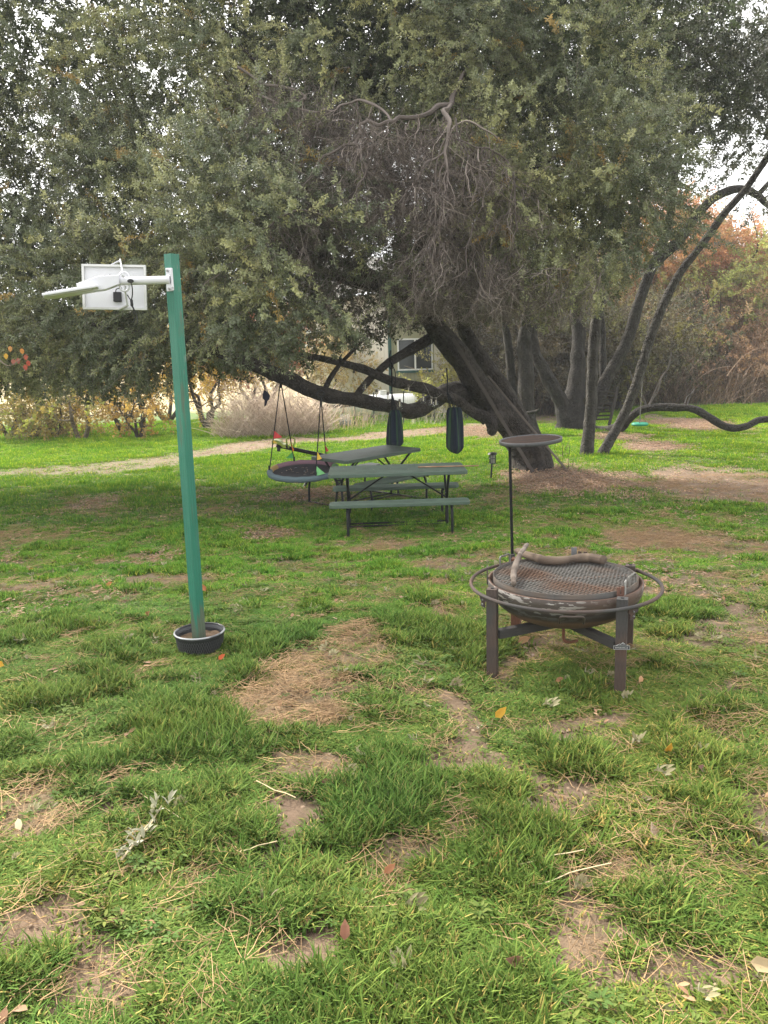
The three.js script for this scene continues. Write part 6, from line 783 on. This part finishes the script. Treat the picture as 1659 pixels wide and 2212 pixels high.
{ // green disc swing
  const D = FD - 2.9, c = at(1382, 917, D), b = base('disc_swing', c, 'green plastic disc swing on a rope beside the arching limb', 'swing'), m = new MB(); const prof = [[0.0, -0.03], [0.17, -0.03], [0.2, -0.01], [0.2, 0.02], [0.17, 0.045], [0.1, 0.035], [0.0, 0.03]].map((q) => new THREE.Vector2(...q)); m.geo(new THREE.LatheGeometry(prof, 28), null, [0.02, 0.28, 0.17]); m.build('seat', std({ roughness: 0.45, side: THREE.DoubleSide }), b, { local: true }); const r = new MB(), top = at(1401, 690, D).sub(c), mid = at(1385, 860, D).sub(c); r.tube(curve([V(0, 0.03, 0), mid, top], 12), 0.011, 6, [0.16, 0.15, 0.13]); r.build('rope', M.cloth, b, { local: true });
}

// ---------- single fallen leaves, weeds and sticks on the lawn ----------
{
  const YE = [0.62, 0.36, 0.03], ORA = [0.5, 0.17, 0.06], BR = [0.26, 0.13, 0.08], TAN = [0.5, 0.36, 0.23], r = rngOf(90);
  [[1070, 1566, 0.075, YE, 'upright yellow leaf in the grass left of the bare soil below the fire pit', 1], [1437, 1640, 0.06, YE, 'curled bright yellow leaf in the lawn at right', 0.8], [1412, 1790, 0.1, TAN, 'large pale tan dry leaf lying flat in the right of the lawn', 0.05], [1131, 2102, 0.075, BR, 'crumpled brown leaf near the bottom of the photo, right of centre', 0.6], [745, 2055, 0.06, [0.32, 0.14, 0.08], 'brown leaf standing by the bare soil at the bottom centre', 0.9], [46, 1806, 0.055, [0.66, 0.55, 0.36], 'small round cream leaf near the left edge', 0.5], [10, 1446, 0.075, YE, 'yellow leaf at the left edge level with the pot', 0.4], [62, 1238, 0.07, ORA, 'orange leaf in the grass at far left, above the others', 0.5], [230, 1274, 0.07, ORA, 'reddish orange leaf between the left edge and the green post', 0.5], [318, 1337, 0.07, [0.5, 0.25, 0.1], 'orange brown leaf left of the pot', 0.5], [446, 1285, 0.085, [0.55, 0.22, 0.09], 'orange leaf just right of the post above the pot', 1], [473, 1437, 0.05, [0.62, 0.13, 0.04], 'bright orange red leaf just below the pot', 0.8], [1517, 1676, 0.06, [0.26, 0.1, 0.07], 'dark red brown leaf in the lawn at right', 0.5], [1065, 1882, 0.05, ORA, 'small orange leaf right of the straw in the lower lawn', 0.8], [830, 1905, 0.05, [0.45, 0.2, 0.09], 'small orange brown leaf in the straw below centre', 0.7], [690, 1705, 0.05, BR, 'small dark brown leaf in the lawn below the straw patch', 0.4], [1118, 1395, 0.085, [0.5, 0.3, 0.15], 'tan leaf lying at the foot of the back left pit leg', 0.4], [1200, 1480, 0.05, [0.42, 0.2, 0.1], 'small orange leaf between the front legs of the fire pit', 0.4], [1380, 1482, 0.055, [0.5, 0.28, 0.13], 'tan leaf just right of the front right pit leg', 0.3], [1620, 2092, 0.08, [0.55, 0.42, 0.24], 'long dry pale leaf near the bottom right corner', 0.2]].forEach(([x, y, L, c, lab, up]) => {
    const p = groundAt(x, y); p.y += 0.012 + 0.02 * up; const m = new MB(), a = r() * 6.28, d = V(Math.cos(a), up, Math.sin(a) * 0.6).normalize(), q = p.clone(); leaf(m, q, d, V(0.2, 0.6, 1).normalize(), L * 0.9, L * 0.5, c, 0.5); leaf(m, q.clone().addScaledVector(V(0.2, 0.6, 1).normalize(), -0.0006), d, V(0.2, 0.6, 1).normalize(), L * 0.88, L * 0.48, c, 0.5); m.tube([q, q.clone().addScaledVector(d, -0.025)], 0.0008, 4, [0.3, 0.2, 0.12]); tag(m.build('fallen_leaf', M.dryleaf, null), lab, 'leaf');
  });
  const straws = [[555, 1705, 640, 1745, 'long bleached straw stalk in the left lawn'], [290, 1720, 392, 1790, 'thin bent pale stalk running down toward the dried weed'], [1120, 1890, 1260, 1860, 'long pale grass stalk across the bare soil at lower right'], [520, 1858, 600, 1840, 'short white straw stick below the middle of the lawn'], [1140, 1935, 1320, 1888, 'longest straw stalk lying over the lower right lawn']];
  straws.forEach(([x, y, x2, y2, lab]) => { const a = groundAt(x, y), e = groundAt(x2, y2); a.y += 0.03; e.y += 0.035; const m = new MB(); m.tube(crookedPath(a, e, r, 4, 0.05), 0.0019, 5, [0.62, 0.5, 0.3]); tag(m.build('straw_stalk', M.straw, null), lab, 'stalk'); });
  { const p = groundAt(322, 1850), b = base('dried_weed', p, 'uprooted dried weed with pale curled leaves in the lower left lawn', 'weed'), s = new MB(), l = new MB(); const st = crookedPath(p.clone().add(V(-0.07, 0.03, 0.06)), groundAt(352, 1768).add(V(0, 0.05, 0)), r, 5, 0.12); s.tube(st, radii([0.004, 0.003, 0.002], st.length - 1), 6, [0.5, 0.4, 0.26]); for (let k = 0; k < 34; k++) { const q = st[Math.floor(r() * st.length)].clone().add(V((r() - 0.5) * 0.06, 0.01 * r(), (r() - 0.5) * 0.05)); leaf(l, q, V(r() - 0.5, 0.3 + 0.5 * r(), r() - 0.5).normalize(), V(r() - 0.5, 1, r() - 0.5).normalize(), 0.045, 0.016, mixc([0.26, 0.26, 0.17], [0.42, 0.4, 0.28], r()), 0.5); } s.build('stem', M.straw, b); l.build('leaves', M.dryleaf, b); }
  { const b = base('leafy_branch', at(-6, 768, 9.6), 'near branch tip with red and yellow leaves at the left edge', 'branch'), s = new MB(), l = new MB(); const t = curve([at(-40, 760, 9.7), at(-5, 775, 9.6), at(20, 790, 9.5), at(60, 765, 9.5)], 14); s.tube(t, radii([0.012, 0.006, 0.003], 14), 6, [0.2, 0.15, 0.12]); for (const [x, y, c] of [[13, 768, [0.7, 0.4, 0.06]], [47, 757, [0.65, 0.28, 0.07]], [56, 770, [0.5, 0.12, 0.07]], [60, 783, [0.5, 0.1, 0.06]], [54, 792, [0.45, 0.1, 0.06]], [38, 778, [0.4, 0.14, 0.1]], [28, 780, [0.4, 0.14, 0.1]], [22, 752, [0.6, 0.3, 0.1]]]) { const q = at(x, y - 5, 9.5); leaf(l, q, V(0.2 * (r() - 0.5), -1, 0.2 * (r() - 0.5)).normalize(), V(0.3, 0.1, 1).normalize(), 0.075, 0.055, c); } s.build('twig', M.twig, b); l.build('leaves', M.dryleaf, b); }
}

renderer.render(scene, camera);
